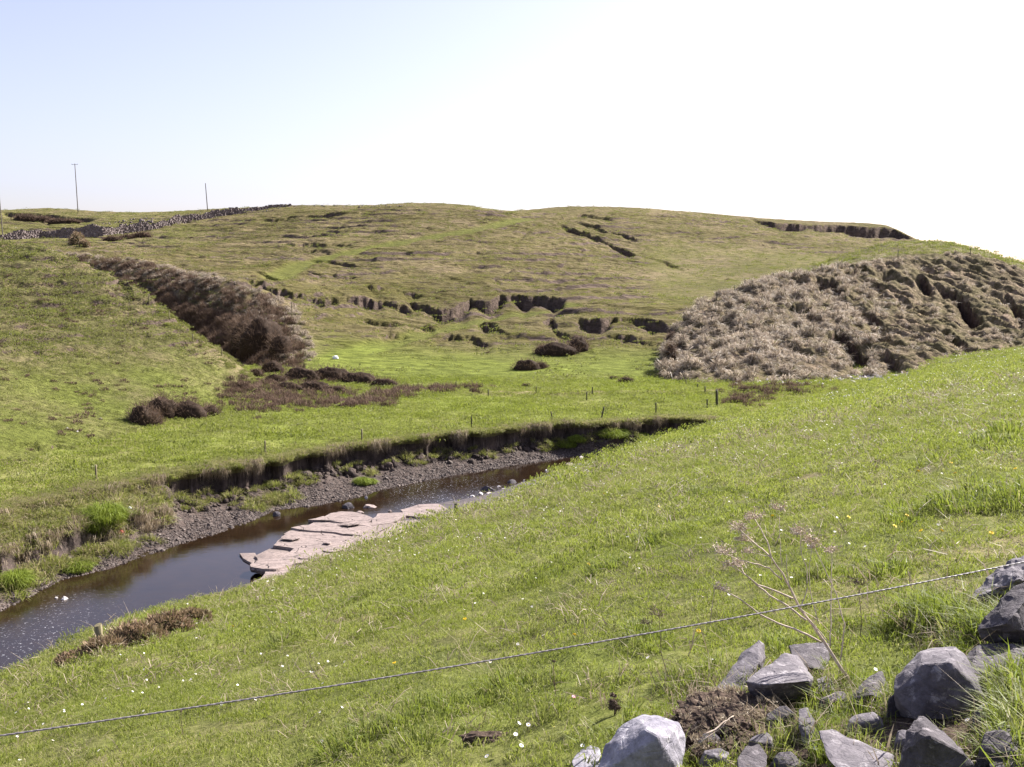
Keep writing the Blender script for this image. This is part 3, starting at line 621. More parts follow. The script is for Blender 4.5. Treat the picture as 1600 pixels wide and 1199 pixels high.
def scatter(name, label, col, P, rot, scl):
    P = np.asarray(P, np.float32); n = len(P)
    me = bpy.data.meshes.new(name); me.vertices.add(n); me.vertices.foreach_set('co', P.ravel())
    a = me.attributes.new('rot', 'FLOAT_VECTOR', 'POINT'); a.data.foreach_set('vector', np.asarray(rot, np.float32).ravel())
    a = me.attributes.new('scl', 'FLOAT_VECTOR', 'POINT'); s = np.asarray(scl, np.float32); s = np.repeat(s[:, None], 3, 1) if s.ndim == 1 else s; a.data.foreach_set('vector', s.ravel())
    a = me.attributes.new('idx', 'INT', 'POINT'); a.data.foreach_set('value', RNG.integers(0, len(col.objects), n).astype(np.int32))
    o = bpy.data.objects.new(name, me); COL.objects.link(o); tag(o, label, kind='stuff')
    g = bpy.data.node_groups.new(name, 'GeometryNodeTree'); g.interface.new_socket('Geometry', in_out='INPUT', socket_type='NodeSocketGeometry'); g.interface.new_socket('Geometry', in_out='OUTPUT', socket_type='NodeSocketGeometry')
    N = g.nodes; gi = N.new('NodeGroupInput'); go = N.new('NodeGroupOutput'); ip = N.new('GeometryNodeInstanceOnPoints'); ci = N.new('GeometryNodeCollectionInfo')
    ci.inputs[0].default_value = col; ci.inputs[1].default_value = True; ci.inputs[2].default_value = True
    def na(nm, ty):
        q = N.new('GeometryNodeInputNamedAttribute'); q.data_type = ty; q.inputs[0].default_value = nm; return q.outputs[0]
    L = g.links.new; L(gi.outputs[0], ip.inputs['Points']); L(ci.outputs[0], ip.inputs['Instance']); ip.inputs['Pick Instance'].default_value = True
    L(na('idx', 'INT'), ip.inputs['Instance Index']); L(na('rot', 'FLOAT_VECTOR'), ip.inputs['Rotation']); L(na('scl', 'FLOAT_VECTOR'), ip.inputs['Scale']); L(ip.outputs[0], go.inputs[0])
    md = o.modifiers.new('scatter', 'NODES'); md.node_group = g
    return o
def rots(n, tilt=.15, tx=0., ty=0.):
    return np.stack([RNG.normal(tx, tilt, n), RNG.normal(ty, tilt, n), RNG.uniform(0, 2 * np.pi, n)], -1)
def fan_pts(n, u0, u1, y0, y1):
    return (lambda Y: (RNG.uniform(u0, u1, n) * Y, Y))(np.sqrt(RNG.uniform(y0 ** 2, y1 ** 2, n)))
def inpoly(px, py, poly):
    c = np.zeros(len(px), bool); n = len(poly)
    for i in range(n):
        x1, y1 = poly[i]; x2, y2 = poly[(i + 1) % n]
        m = ((y1 > py) != (y2 > py)) & (px < (x2 - x1) * (py - y1) / (y2 - y1 + 1e-9) + x1); c ^= m
    return c
def pix(x, y, z):
    f = y * math.cos(TH) - z * math.sin(TH); up = y * math.sin(TH) + z * math.cos(TH); return 800 + F * x / f, 599.5 - F * up / f

# near hillside turf, kept off bare earth and the dark shade patches between the tumbled stones
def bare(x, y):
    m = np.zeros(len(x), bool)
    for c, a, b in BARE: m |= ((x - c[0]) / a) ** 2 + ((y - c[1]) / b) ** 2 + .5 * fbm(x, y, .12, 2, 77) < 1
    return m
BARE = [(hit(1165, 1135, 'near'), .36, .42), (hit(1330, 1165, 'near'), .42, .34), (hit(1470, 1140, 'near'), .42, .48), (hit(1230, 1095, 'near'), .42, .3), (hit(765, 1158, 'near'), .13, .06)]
def near_turf():
    A = protos('turf_tuft', M['blade'], 8, 100, n=80, R=.14, h=.032, w=.0055, lean=1.1, droop=.1)
    B = protos('turf_patch', M['blade'], 6, 120, n=130, R=.32, h=.048, w=.012, lean=1.1, droop=.1)
    C = protos('turf_swathe', M['blade'], 5, 140, n=130, R=.85, h=.075, w=.032, lean=.8, droop=.1)
    for col, n, y0, y1, b, sb in ((A, 6200, 2.2, 13.5, 1.0, .35), (B, 6500, 12.5, 33, 1., .35), (C, 7500, 31, 100, 1., .35)):
        x, y = fan_pts(n, -.66, .66, y0, y1)
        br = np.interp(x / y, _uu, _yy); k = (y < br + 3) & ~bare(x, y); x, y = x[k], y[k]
        big = sstep(fbm(x, y, 1.1, 2, 301), .22, .55); s = 1 + sb * RNG.normal(0, 1, len(x)) * .6 + .45 * big; s = np.clip(s, .5, 2.)
        s3 = np.stack([.8 + .2 * s, .8 + .2 * s, s], -1)
        scatter('grass', 'short grazed turf of the near slope', col, np.stack([x, y, near_z(x, y) - .005], -1), rots(len(x), .22), s3)
near_turf()
# dead leaves and stalks lying in the near turf
D = protos('dead_stalk', M['blade_dead'], 5, 160, n=12, R=.12, h=.05, w=.005, lean=2.2, droop=.4)
x, y = fan_pts(5200, -.6, .6, 2.5, 40); k = (fbm(x, y, 1.6, 3, 305) > -.1) & (y < np.interp(x / y, _uu, _yy)); x, y = x[k], y[k]
scatter('dead_grass', 'bleached dead stalks lying in the near turf', D, np.stack([x, y, near_z(x, y) + .005], -1), rots(len(x), .3), RNG.uniform(.7, 1.7, len(x)) * (1 + y / 22))
# darker, longer tussocks here and there in the near turf
T = protos('lush_tussock', M['blade_tall'], 4, 170, n=150, R=.16, h=.085, w=.007, lean=1., droop=.35, dome=.25)
spots = [(1575, 790, 2.2), (1545, 795, 1.6), (1590, 770, 2), (1480, 795, 1.3), (1125, 772, 1.6), (1140, 768, 1.2), (1000, 1000, 1.), (790, 1080, 1.2), (650, 1135, 1.4), (700, 1120, 1.), (1350, 905, 1.2), (1370, 990, 1.2), (1598, 690, 2.5), (590, 990, 1.), (1100, 1060, 1.1), (440, 1010, 1.3), (1290, 900, 1.), (870, 900, 1.3), (960, 640 + 250, 1.3), (700, 870, 1.3), (560, 940, 1.2), (1020, 850, 1.3)]
Dk = protos('dark_tuft', M['twig'], 4, 180, n=70, R=.5, h=.3, w=.06, lean=.9, droop=.3, dome=.4); P = []
xx, yy = fan_pts(900, -.6, -.2, 66, 130); zz = left_z(xx, yy); kk = (zz > pasture_z(xx, yy) + .3) & (fbm(xx, yy, 7, 2, 351) > .05); P += list(np.stack([xx, yy, zz - .05], -1)[kk])
xx, yy = fan_pts(700, -.5, .4, 130, 330); zz = back_z(xx, yy); kk = (zz > pasture_z(xx, yy) + .6) & (fbm(xx, yy, 12, 2, 352) > .1) & (track_mask(xx, yy) < .2); P += list(np.stack([xx, yy, zz - .05], -1)[kk])
scatter('dark_tufts', 'small dark tufts dotted over the rough slopes', Dk, np.array(P), rots(len(P), .2), RNG.uniform(.3, .95, len(P)))
P = []; S = []
for a, b, s in spots:
    c = hit(a, b, 'near')
    for i in range(5):
        q = c + np.array([RNG.normal(0, .16 * s), RNG.normal(0, .16 * s), 0]); q[2] = hz('near', q[0], q[1]) - .01; P.append(q); S.append(s * RNG.uniform(.6, 1.1) * (1 if c[1] < 20 else 1.5))
x, y = fan_pts(700, -.6, .6, 4, 80); k = y < np.interp(x / y, _uu, _yy); x, y = x[k], y[k]
P = np.concatenate([np.array(P), np.stack([x, y, near_z(x, y) - .01], -1)]); S = np.concatenate([S, RNG.uniform(.3, .85, len(x)) * (1 + y / 40)])
scatter('tussock_grass', 'darker longer tufts in the near turf', T, P, rots(len(P), .15), S)

# meadow
Pm = protos('meadow_swathe', M['blade_pasture'], 5, 200, n=110, R=1.1, h=.11, w=.05, lean=.8, droop=.1)
x, y = fan_pts(15000, -.62, .4, 56, 140); k = y > bank_top(x / y) + .3; x, y = x[k], y[k]
k = ~((left_z(x, y) > pasture_z(x, y)) & (y < 130)); x, y = x[k], y[k]
s = np.clip(1 + .5 * sstep(fbm(x, y, 4, 2, 311), .1, .5) + RNG.normal(0, .15, len(x)), .5, 2)
scatter('meadow_grass', 'bright green grass of the valley meadow', Pm, np.stack([x, y, pasture_z(x, y) - .01], -1), rots(len(x), .15), s)
# hills
Ph = protos('hill_tuft', M['blade_hill'], 5, 220, n=60, R=1.0, h=.17, w=.08, lean=.7, droop=.2)
x, y = fan_pts(7000, -.62, -.2, 62, 136); z = left_z(x, y); k = (z > pasture_z(x, y) - .05) & (y < left.brow(x / y)[0] + 1.5) & (fbm(x, y, 5, 2, 321) > -.35); x, y, z = x[k], y[k], z[k]
scatter('hill_grass', 'rough grass on the left spur', Ph, np.stack([x, y, z - .04], -1), rots(len(x), .2), RNG.uniform(.5, 1.15, len(x)) * (.55 + .45 * sstep(z, -11, -5)))
Pb = protos('far_hill_tuft', M['blade_hill'], 5, 240, n=50, R=1.5, h=.20, w=.13, lean=.7, droop=.2)
x, y = fan_pts(10000, -.6, .52, 122, 400); z = back_z(x, y); k = (z > pasture_z(x, y) + .1) & (y < back.brow(x / y)[0] + 2) & (fbm(x, y, 9, 3, 323) > -.3) & (track_mask(x, y) < .3); x, y, z = x[k], y[k], z[k]
scatter('far_hill_grass', 'rough grass tufts over the far hill', Pb, np.stack([x, y, z - .06], -1), rots(len(x), .2), RNG.uniform(.5, 1.25, len(x)))
Pk = protos('knoll_tuft', M['blade_hill'], 3, 250, n=60, R=1.5, h=.4, w=.12, lean=.7, droop=.2)
x, y = fan_pts(1500, .2, .6, 205, 250); z = knoll_z(x, y)
scatter('knoll_grass', 'rough grass over the knoll', Pk, np.stack([x, y, z - .06], -1), rots(len(x), .2), RNG.uniform(.5, 1.1, len(x)))
# pale tussocks of the right slope
Ps = protos('straw_tussock', M['blade_straw'], 6, 260, n=110, R=.36, h=.5, w=.05, lean=1.25, droop=.85, dome=.8)
x, y = fan_pts(10500, .13, .60, 120, 210); z, cut = right_z(x, y, True); px_, py_ = pix(x, y, z)
dens = np.clip(1.0 - (px_ - 1180) / 260, .10, .85) * sstep(fbm(x, y, 2.6, 3, 333), -.25, .15) ; k = (z > pasture_z(x, y) - .2) & (y < right.brow(x / y)[0] + 1) & (RNG.uniform(0, 1, len(x)) < dens * np.where(cut > 1.5, .25, 1.)); x, y, z, px_ = x[k], y[k], z[k], px_[k]
s = RNG.uniform(.45, 1.6, len(x)) * np.clip(1.15 - (px_ - 1230) / 900, .6, 1.1)
scatter('straw_tussocks', 'pale dead tussock grass combed down the right slope', Ps, np.stack([x, y, z - .1], -1), rots(len(x), .25, .35, -.3) * [1, 1, 0] + np.stack([x * 0, x * 0, RNG.normal(0, .5, len(x))], -1), s)
M['blade_bank'] = blade_mat('bank_blades', (.12, .15, .03), (.22, .22, .06), (.36, .28, .18), patch=.5, p3=(.5, .6))
# turf hanging over the river bank and tussocks on its slumped stretch
Pl = protos('hanging_turf', M['blade_dead'], 4, 280, n=60, R=.40, h=.30, w=.022, lean=.35, droop=1.7, diry=-.45)
Pg = protos('bank_tussock', M['blade_bank'], 4, 290, n=130, R=.45, h=.34, w=.028, lean=1.1, droop=.6, dome=.5)
ub = RNG.uniform(-.6, .22, 1500); yb = bank_top(ub) - .35 + RNG.normal(0, .12, len(ub)); keep = fbm(ub * 80, ub * 0, 2.5, 2, 331) > .08; ub, yb = ub[keep], yb[keep]
scatter('bank_lip_grass', 'dead grass hanging over the lip of the river bank', Pl, np.stack([ub * yb, yb, ZF + RNG.uniform(-.25, .02, len(ub))], -1), rots(len(ub), .15) * [1, 1, 0] + np.stack([ub * 0, ub * 0, RNG.normal(0, .5, len(ub))], -1), RNG.uniform(.5, 1.5, len(ub)))
ul = RNG.uniform(-.6, .22, 4200); yl = bank_top(ul) - RNG.uniform(.0, .55, len(ul))
scatter('lip_turf', 'ragged turf along the broken edge of the bank', protos('lip_tuft', M['blade_bank'], 4, 285, n=60, R=.28, h=.16, w=.022, lean=1.3, droop=.6, dome=.4, diry=-.25), np.stack([ul * yl, yl, 0 * ul + ZF - .04], -1), rots(len(ul), .2) * [1, 1, 0] + np.stack([ul * 0, ul * 0, RNG.normal(0, .7, len(ul))], -1), RNG.uniform(.5, 1.5, len(ul)))
bu, bY, bZ = BANK
def bank_pt(u, t):
    """Point on the built bank surface: t runs 0 at the water to 1 at the foot of the cut face."""
    Y = np.array([np.interp(u, bu, bY[i]) for i in range(len(bY))]); Z = np.array([np.interp(u, bu, bZ[i]) for i in range(len(bZ))])
    f = 2 + t * 28; i = int(min(f, len(Y) - 2)); q = f - i; y = Y[i] * (1 - q) + Y[i + 1] * q; return np.array([u * y, y, Z[i] * (1 - q) + Z[i + 1] * q])
P = [bank_pt(ue(RNG.uniform(-80, 265), 800)[0], RNG.uniform(.44, .56)) for i in range(260)]
scatter('hollow_edge_grass', 'dead grass hanging over the hollows of the slumped bank', Pl, np.array(P), rots(len(P), .2) * [1, 1, 0] + np.stack([np.zeros(len(P))] * 2 + [RNG.normal(0, .5, len(P))], -1), RNG.uniform(.6, 1.6, len(P)))
P = []
for i in range(520):
    px_ = RNG.uniform(-80, 262); 
    if px_ > 190 and RNG.uniform() < .5: continue
    P.append(bank_pt(ue(px_, 800)[0], RNG.uniform(.46, 1.02) if RNG.uniform() < .9 else RNG.uniform(.1, .34)))
for i in range(40): P.append(bank_pt(ue(RNG.normal(425, 18), 790)[0], RNG.uniform(.3, .5)))
scatter('bank_tussocks', 'green and straw tussocks slumped down the river bank', Pg, np.array(P) - [0, 0, .08], rots(len(P), .2, .3), RNG.uniform(.5, 1.5, len(P)))
ue_ = RNG.uniform(-.6, .22, 2600); ye_ = bank_top(ue_) + RNG.exponential(.8, len(ue_))
scatter('bank_edge_grass', 'longer ungrazed grass along the top of the bank', Pg, np.stack([ue_ * ye_, ye_, pasture_z(ue_ * ye_, ye_) - .08], -1), rots(len(ue_), .2), RNG.uniform(.3, .8, len(ue_)))

# ------------------------------------------------------------------ stones
import bmesh
def rock_me(name, mat, seed, dims=(1, 1, .7), cuts=9, sub=2, ns=.12, smooth=False):
    bm = bmesh.new(); bmesh.ops.create_icosphere(bm, subdivisions=sub, radius=1); r = random.Random(seed)
    for _ in range(cuts):
        n = Vector((r.gauss(0, 1), r.gauss(0, 1), r.gauss(0, .8))).normalized(); d = r.uniform(.5, .82)
        for v in bm.verts:
            q = v.co.dot(n) - d
            if q > 0: v.co -= n * q
    for v in bm.verts:
        v.co += v.co.normalized() * ns * mnoise.noise(v.co * 2 + Vector((seed, 0, 0))); v.co = Vector((v.co.x * dims[0], v.co.y * dims[1], v.co.z * dims[2]))
    me = bpy.data.meshes.new(name); bm.to_mesh(me); bm.free(); me.materials.append(mat)
    for p in me.polygons: p.use_smooth = smooth
    return me
# shingle
pc = bpy.data.collections.new('pebble')
for i in range(6):
    me = rock_me('pebble', M['pebble'], 400 + i, (1, .8, .55), 6, 1, .1); pc.objects.link(bpy.data.objects.new('pebble', me))
P = []
for i in range(15000):
    px_ = RNG.uniform(-60, 1060); u_ = ue(px_, 750)[0]; t = abs(RNG.normal(0, .34))
    if t > .95 or (px_ < 230 and t > .33): continue
    P.append(bank_pt(u_, t))
scatter('shingle', 'grey river shingle sloping from the bank to the water', pc, np.array(P), RNG.uniform(0, 6, (len(P), 3)) * [.1, .1, 1], RNG.lognormal(-2.6, .42, len(P)))
pcw = bpy.data.collections.new('rubble_stone')
for i in range(4):
    me = rock_me('rubble_stone', M['rubble'], 420 + i, (1, .8, .6), 7, 1, .1); pcw.objects.link(bpy.data.objects.new('rubble_stone', me))
P = []
for i in range(260):
    px_ = RNG.uniform(1285, 1460); py_ = 594 - (px_ - 1285) / 175 * 8 + RNG.normal(0, 2.5); P.append(hit(px_, py_, ('pasture', 'right')))
for i in range(40): P.append(hit(RNG.uniform(1140, 1290), RNG.normal(600, 2), ('pasture', 'right')))
scatter('rubble', 'white stone rubble along the foot of the brown slope', pcw, np.array(P), RNG.uniform(0, 6, (len(P), 3)), np.minimum(RNG.lognormal(-1.3, .4, len(P)), .42))

# stones in and by the river: each a thing
def stone(px, py, wpx, hpx, z, mat, seed, name, label, cat='stone', group=None, surf=None, sink=.25):
    p = atz(px, py + hpx * .4, z) if surf is None else hit(px, py + hpx * .4, surf); k = p[1] / F
    me = rock_me(name, M[mat], seed, (wpx * k * .5, wpx * k * .42, max(hpx * k * .75, .03)), 8, 3 if wpx > 12 else 2, .15)
    o = link(name, me, None, None, p - [0, 0, hpx * k * sink]); o.rotation_euler = (0, 0, random.Random(seed).uniform(-.3, .3)); return tag(o, label, cat, group)
G1 = 'stones in the river riffle'
for i, (a, b, c, d, m, l) in enumerate([
    (854, 733.5, 7, 5, 'rubble', 'small white stone alone in the brown water, farther left of a pair'), (863.5, 735.5, 6, 4, 'rubble', 'small white stone at the grass edge, right one of a pair in the brown water'),
    (830, 750, 11, 5, 'rubble', 'long pale stone lying at the grass edge, rightmost of the riffle stones'), (818, 756, 10, 5, 'rubble', 'pale stone just above the grass edge, left of the long pale stone'),
    (818, 749, 5, 7, 'rubble', 'narrow upright pale stone beside the dark stone in the riffle'), (801, 750, 17, 9, 'rock_dark', 'smaller dark boulder in the riffle, next to the upright pale stone'),
    (762, 760, 26, 13, 'rock_dark', 'large dark humped boulder in the middle of the riffle'), (779, 758.5, 9, 4, 'rubble', 'slanting pale stone touching the right end of the large dark boulder'),
    (787, 762, 9, 5, 'rubble', 'pale stone, left one of a row of three in the riffle'), (795, 762, 8, 5, 'rubble', 'pale stone, middle one of a row of three in the riffle'), (803, 760, 8, 5, 'rubble', 'pale stone, right one of a row of three in the riffle'),
    (752, 769, 12, 6, 'rubble', 'pale stone below the left end of the large dark boulder'), (765, 769, 12, 5, 'rubble', 'flat pale stone below the middle of the large dark boulder'), (738, 773, 10, 6, 'rubble', 'pinkish stone, leftmost of the riffle stones'),
    (752, 778, 9, 6, 'rubble', 'pale stone beside a small dark one at the lower end of the riffle'), (745, 785, 9, 7, 'rubble', 'pale stone at the very bottom of the riffle against the grass'), (789, 769, 34, 6, 'slab', 'long flat pink slab lying under the row of three pale stones'),
    (760, 777, 11, 7, 'rock_dark', 'small dark stone at the lower end of the riffle'), (908, 712.5, 9, 5, 'rubble', 'white stone at the far water edge where the river narrows'), (892, 724, 24, 6, 'slab', 'flat grey pink slab at the grass edge where the river narrows'),
    (577, 788, 28, 8, 'slab', 'pink slab at the head of the rapid above the rock ledge'), (546, 787, 30, 12, 'rock_dark', 'dark sloping boulder at the head of the rapid'), (573, 775, 8, 6, 'rubble', 'small white stone on the shingle above the pink slab'),
    (432, 800, 20, 11, 'rock_dark', 'black wet boulder at the foot of the bank left of the ledge'), (101, 932, 13, 7, 'rubble', 'white stone at the water edge at the left of the photograph'), (562, 799, 14, 6, 'slab', 'small pink stone in the white water of the rapid'),
    (610, 797, 9, 4, 'slab', 'flat little stone in the white water right of the rapid'), (88, 932, 6, 4, 'rubble', 'tiny pale stone left of the white stone at the water edge')]):
    stone(a, b, c, d, ZW + .05, m, 500 + i, 'river_stone', l, 'stone', G1)
for i, (a, b, l) in enumerate([(157, 652.5, 'white stone on the green slope above the bank, highest of three'), (105, 668.5, 'white stone on the green slope, left of the lower two'), (121, 673.5, 'white stone on the green slope, right of the lower two'), (366, 646, 'white stone at the meadow edge right of the double bramble bush')]):
    stone(a, b, 5, 3.5, 0, 'rubble', 540 + i, 'field_stone', l, 'stone', 'white stones in the grass', ('left', 'pasture'))
stone(1431, 776, 14, 8, 0, 'rock_pale', 549, 'field_stone', 'smooth grey stone alone in the near turf at the right', 'stone', None, 'near')
# litter
def blob_thing(name, label, cat, px, py, wpx, hpx, mat, seed, surf=None, z=None):
    p = hit(px, py, surf) if surf else z; k = p[1] / F
    bm = bmesh.new(); bmesh.ops.create_icosphere(bm, subdivisions=3, radius=1); r = random.Random(seed)
    for v in bm.verts:
        q = 1 + .45 * mnoise.noise(v.co * 1.6 + Vector((seed, 0, 0))); v.co = Vector((v.co.x * q * wpx * k * .5, v.co.y * q * wpx * k * .3, v.co.z * q * hpx * k * .5))
    me = bpy.data.meshes.new(name); bm.to_mesh(me); bm.free(); o = link(name, me, M[mat], None, p + [0, 0, hpx * k * .3]); return tag(o, label, cat)
blob_thing('feed_bag', 'crumpled white bag lying at the foot of the far hill', 'bag', 524, 561, 10, 6, 'plastic', 3, ('back', 'pasture'))
blob_thing('red_litter', 'small scrap of red plastic caught in the bank tussocks', 'litter', 190, 838, 9, 6, 'red', 4, None, bank_pt(ue(190, 838)[0], .42) + [0, -.1, .25])
blob_thing('white_litter', 'white scrap of litter in the bank hollow above the red one', 'litter', 205, 822, 5, 4, 'plastic', 6, None, bank_pt(ue(205, 822)[0], .5) + [0, -.1, .3])
blob_thing('yellow_litter', 'small yellow scrap among the white rubble', 'litter', 1343, 592, 7, 4, 'yellowp', 5, ('pasture', 'right'))

# clods of earth fallen from the cut bank
cc_ = bpy.data.collections.new('earth_clod')
for i in range(5): cc_.objects.link(bpy.data.objects.new('earth_clod', rock_me('earth_clod', M['mud'], 440 + i, (1, .8, .7), 5, 2, .35, True)))
P = []
for i in range(1500):
    px_ = RNG.uniform(215, 1120); t = 1.04 - abs(RNG.normal(0, .16)); P.append(bank_pt(ue(px_, 750)[0], t))
scatter('earth_clods', 'dark clods of earth slumped along the foot of the cut bank', cc_, np.array(P), RNG.uniform(0, 6, (len(P), 3)), np.minimum(RNG.lognormal(-1.8, .5, len(P)), .38))
BL = []
for i in range(46):
    px_ = RNG.uniform(240, 1120); BL.append(bank_pt(ue(px_, 750)[0], RNG.uniform(.78, 1.0)))
scatter('slumped_blocks', 'blocks of earth and turf slumped from the cut bank', cc_, np.array(BL), RNG.uniform(0, 6, (len(BL), 3)) * [.1, .1, 1], RNG.uniform(.4, .85, len(BL)))
scatter('block_turf', 'turf on the slumped blocks', Pg, np.array(BL) + [0, -.1, .3], rots(len(BL), .3), RNG.uniform(.6, 1.2, len(BL)))
P = []
for i in range(330):
    px_ = RNG.uniform(250, 1130)
    if fbm(np.array([px_]), np.array([0.]), 35, 2, 371)[0] > -.02: P.append(bank_pt(ue(px_, 750)[0], RNG.uniform(.72, 1.05)))
scatter('fallen_turf', 'tufts of turf fallen below the cut bank', Pg, np.array(P) - [0, 0, .05], rots(len(P), .3), RNG.uniform(.35, 1.1, len(P)))

# rock ledge of separate slabs
def prism(name, poly_px, ztop, th, mat, parent, seed, tilt=0.):
    P = [atz(a, b, ztop) for a, b in poly_px]; cc = sum(P) / len(P); P = [cc + (p - cc) * (1.12 if name == 'slab' else 1) for p in P]; bm = bmesh.new(); r = random.Random(seed); c = sum(P) / len(P); Q = []
    for i in range(len(P)):
        a, b = P[i], P[(i + 1) % len(P)]; m = int(max(1, np.linalg.norm(b - a) // .5))
        for k in range(m):
            q = a + (b - a) * k / m; q = q + np.array([r.uniform(-.07, .07), r.uniform(-.12, .12), 0]); q[2] += tilt * (q[0] - c[0]); Q.append(q)
    top = [bm.verts.new(q) for q in Q]; mid = [bm.verts.new((q[0] + r.uniform(-.05, .05), q[1] - r.uniform(.0, .06), q[2] - th * .45)) for q in Q]; bot = [bm.verts.new((q[0], q[1] + .05, q[2] - th)) for q in Q]
    n = len(Q)
    for A, B in ((top, mid), (mid, bot)):
        for i in range(n): bm.faces.new((A[i], B[i], B[(i + 1) % n], A[(i + 1) % n]))
    cv = bm.verts.new((c[0], c[1], ztop + r.uniform(.0, .05)))
    for i in range(n): bm.faces.new((top[i], top[(i + 1) % n], cv))
    bmesh.ops.recalc_face_normals(bm, faces=bm.faces)
    me = bpy.data.meshes.new(name); bm.to_mesh(me); bm.free(); return link(name, me, mat, parent)
led = bpy.data.objects.new('rock_ledge', None); COL.objects.link(led); tag(led, 'ledge of flat pink sandstone slabs jutting into the river below the near slope', 'rock ledge')
zq = lambda L: [(380 + a / 4.706, 740 + b / 4.706) for a, b in L]
SL = [([(650, 292), (720, 284), (800, 285), (900, 310), (955, 338), (900, 352), (740, 345), (600, 325)], -15.04, 'slab'), ([(510, 345), (600, 320), (740, 342), (905, 352), (940, 364), (925, 385), (760, 362), (620, 345)], -14.97, 'slab'),
      ([(500, 378), (560, 345), (690, 348), (790, 362), (925, 385), (880, 412), (760, 405), (640, 388)], -15.04, 'slab'), ([(385, 402), (470, 383), (640, 385), (760, 405), (880, 412), (840, 450), (600, 425), (440, 412)], -14.94, 'slab'),
      ([(330, 450), (360, 425), (440, 412), (600, 425), (840, 450), (800, 490), (560, 480)], -15.04, 'slab'), ([(260, 525), (330, 450), (560, 478), (800, 488), (730, 532), (600, 548), (400, 548)], -14.98, 'slab'),
      ([(100, 600), (250, 540), (400, 550), (300, 600), (230, 640), (120, 632)], -15.17, 'slab_wet'), ([(90, 685), (110, 645), (280, 625), (400, 548), (600, 545), (730, 530), (690, 605), (640, 637), (500, 642), (380, 658), (260, 694)], -14.92, 'slab'),
      ([(140, 790), (200, 700), (380, 662), (630, 645), (655, 690), (600, 740), (400, 800), (200, 860), (90, 875)], -15.04, 'slab'), ([(80, 790), (165, 768), (168, 815), (90, 856)], -14.87, 'slab'),
      ([(960, 332), (1000, 300), (1175, 290), (1185, 315), (1090, 360), (958, 377)], -14.97, 'slab'), ([(740, 522), (870, 420), (960, 380), (1090, 362), (1060, 400), (990, 430), (1000, 495), (900, 560), (760, 610), (745, 570)], -15.00, 'slab_wet'),
      ([(1090, 362), (1250, 350), (1300, 370), (1230, 420), (1100, 470), (1010, 500), (1000, 430), (1060, 400)], -15.08, 'slab'), ([(655, 692), (688, 606), (748, 604), (780, 640), (700, 690)], -15.08, 'slab'), ([(1000, 470), (1050, 440), (1080, 450), (1060, 485), (1005, 500)], -14.92, 'slab_wet'),
      ([(1180, 262), (1300, 232), (1420, 230), (1480, 262), (1380, 300), (1290, 318), (1210, 300)], -15.02, 'slab'), ([(-10, 590), (80, 585), (105, 610), (90, 665), (20, 640)], -15.30, 'slab_wet')]
for i, (pl, zt, m) in enumerate(SL):
    o = prism('slab', zq(pl), zt, .30, M[m], led, 600 + i, random.Random(i).uniform(-.02, .02))
    if m == 'slab_wet': o['label'] = 'dark wet slab'
# thin laminae lying loose on the slabs
r_ = random.Random(5)
for i in range(7):
    cx, cy = r_.uniform(330, 860), r_.uniform(330, 640)
    if not inpoly(np.array([cx]), np.array([cy]), [(260, 525), (500, 350), (650, 292), (940, 345), (880, 412), (730, 530), (690, 600), (640, 637), (380, 655), (300, 640)])[0]: continue
    w_, h_ = r_.uniform(30, 80), r_.uniform(7, 15); prism('lamina', zq([(cx - w_, cy + 3), (cx - w_ * .3, cy - h_), (cx + w_ * .7, cy - h_ * .7), (cx + w_, cy), (cx + w_ * .2, cy + h_), (cx - w_ * .6, cy + h_ * .8)]), -14.86, .07, M['slab'], led, 640 + i)

# ------------------------------------------------------------------ foreground boulders of the tumbled wall
def hull_rock(name, pts, mat, seed, label, cat='boulder', amp=.011, group=None):
    pb = max(pts, key=lambda p: p[1]); f_ = hit(min(pb[0], 1700), pb[1] - 4, 'near')[1] / pb[2] * .965; bm = bmesh.new(); P = [at(p[0], p[1], p[2] * f_) for p in pts]; c = sum(P) / len(P)
    for p in P: bm.verts.new(p - c)
    h = bmesh.ops.convex_hull(bm, input=bm.verts); bmesh.ops.delete(bm, geom=[g for g in set(h['geom_interior']) | set(h['geom_unused']) if isinstance(g, bmesh.types.BMVert)], context='VERTS')
    bmesh.ops.dissolve_limit(bm, angle_limit=.06, verts=bm.verts, edges=bm.edges)
    bmesh.ops.bevel(bm, geom=list(bm.edges), offset=.005, segments=1, affect='EDGES', profile=.5)
    bmesh.ops.triangulate(bm, faces=bm.faces)
    for _ in range(5):
        E = [e for e in bm.edges if e.calc_length() > .028]
        if not E: break
        bmesh.ops.subdivide_edges(bm, edges=E, cuts=1); bmesh.ops.triangulate(bm, faces=[f for f in bm.faces if len(f.verts) > 3])
    bm.normal_update(); D = []
    for v in bm.verts:
        q = v.co + Vector((seed, seed * .3, 0)); a = mnoise.noise(q * 9) + .55 * mnoise.noise(q * 22) + .3 * mnoise.noise(q * 48)
        st = mnoise.noise(Vector((q.x * 5, q.y * 5, q.z * 40))) * .35; D.append(v.normal * amp * (a * .8 + st - .2))
    for v, d in zip(bm.verts, D): v.co += d
    me = bpy.data.meshes.new(name); bm.to_mesh(me); bm.free()
    me.shade_smooth(); me.set_sharp_from_angle(angle=math.radians(17))
    o = link(name, me, M[mat], None, c); return tag(o, label, cat, group)
B_ = 'boulders of the tumbled wall'
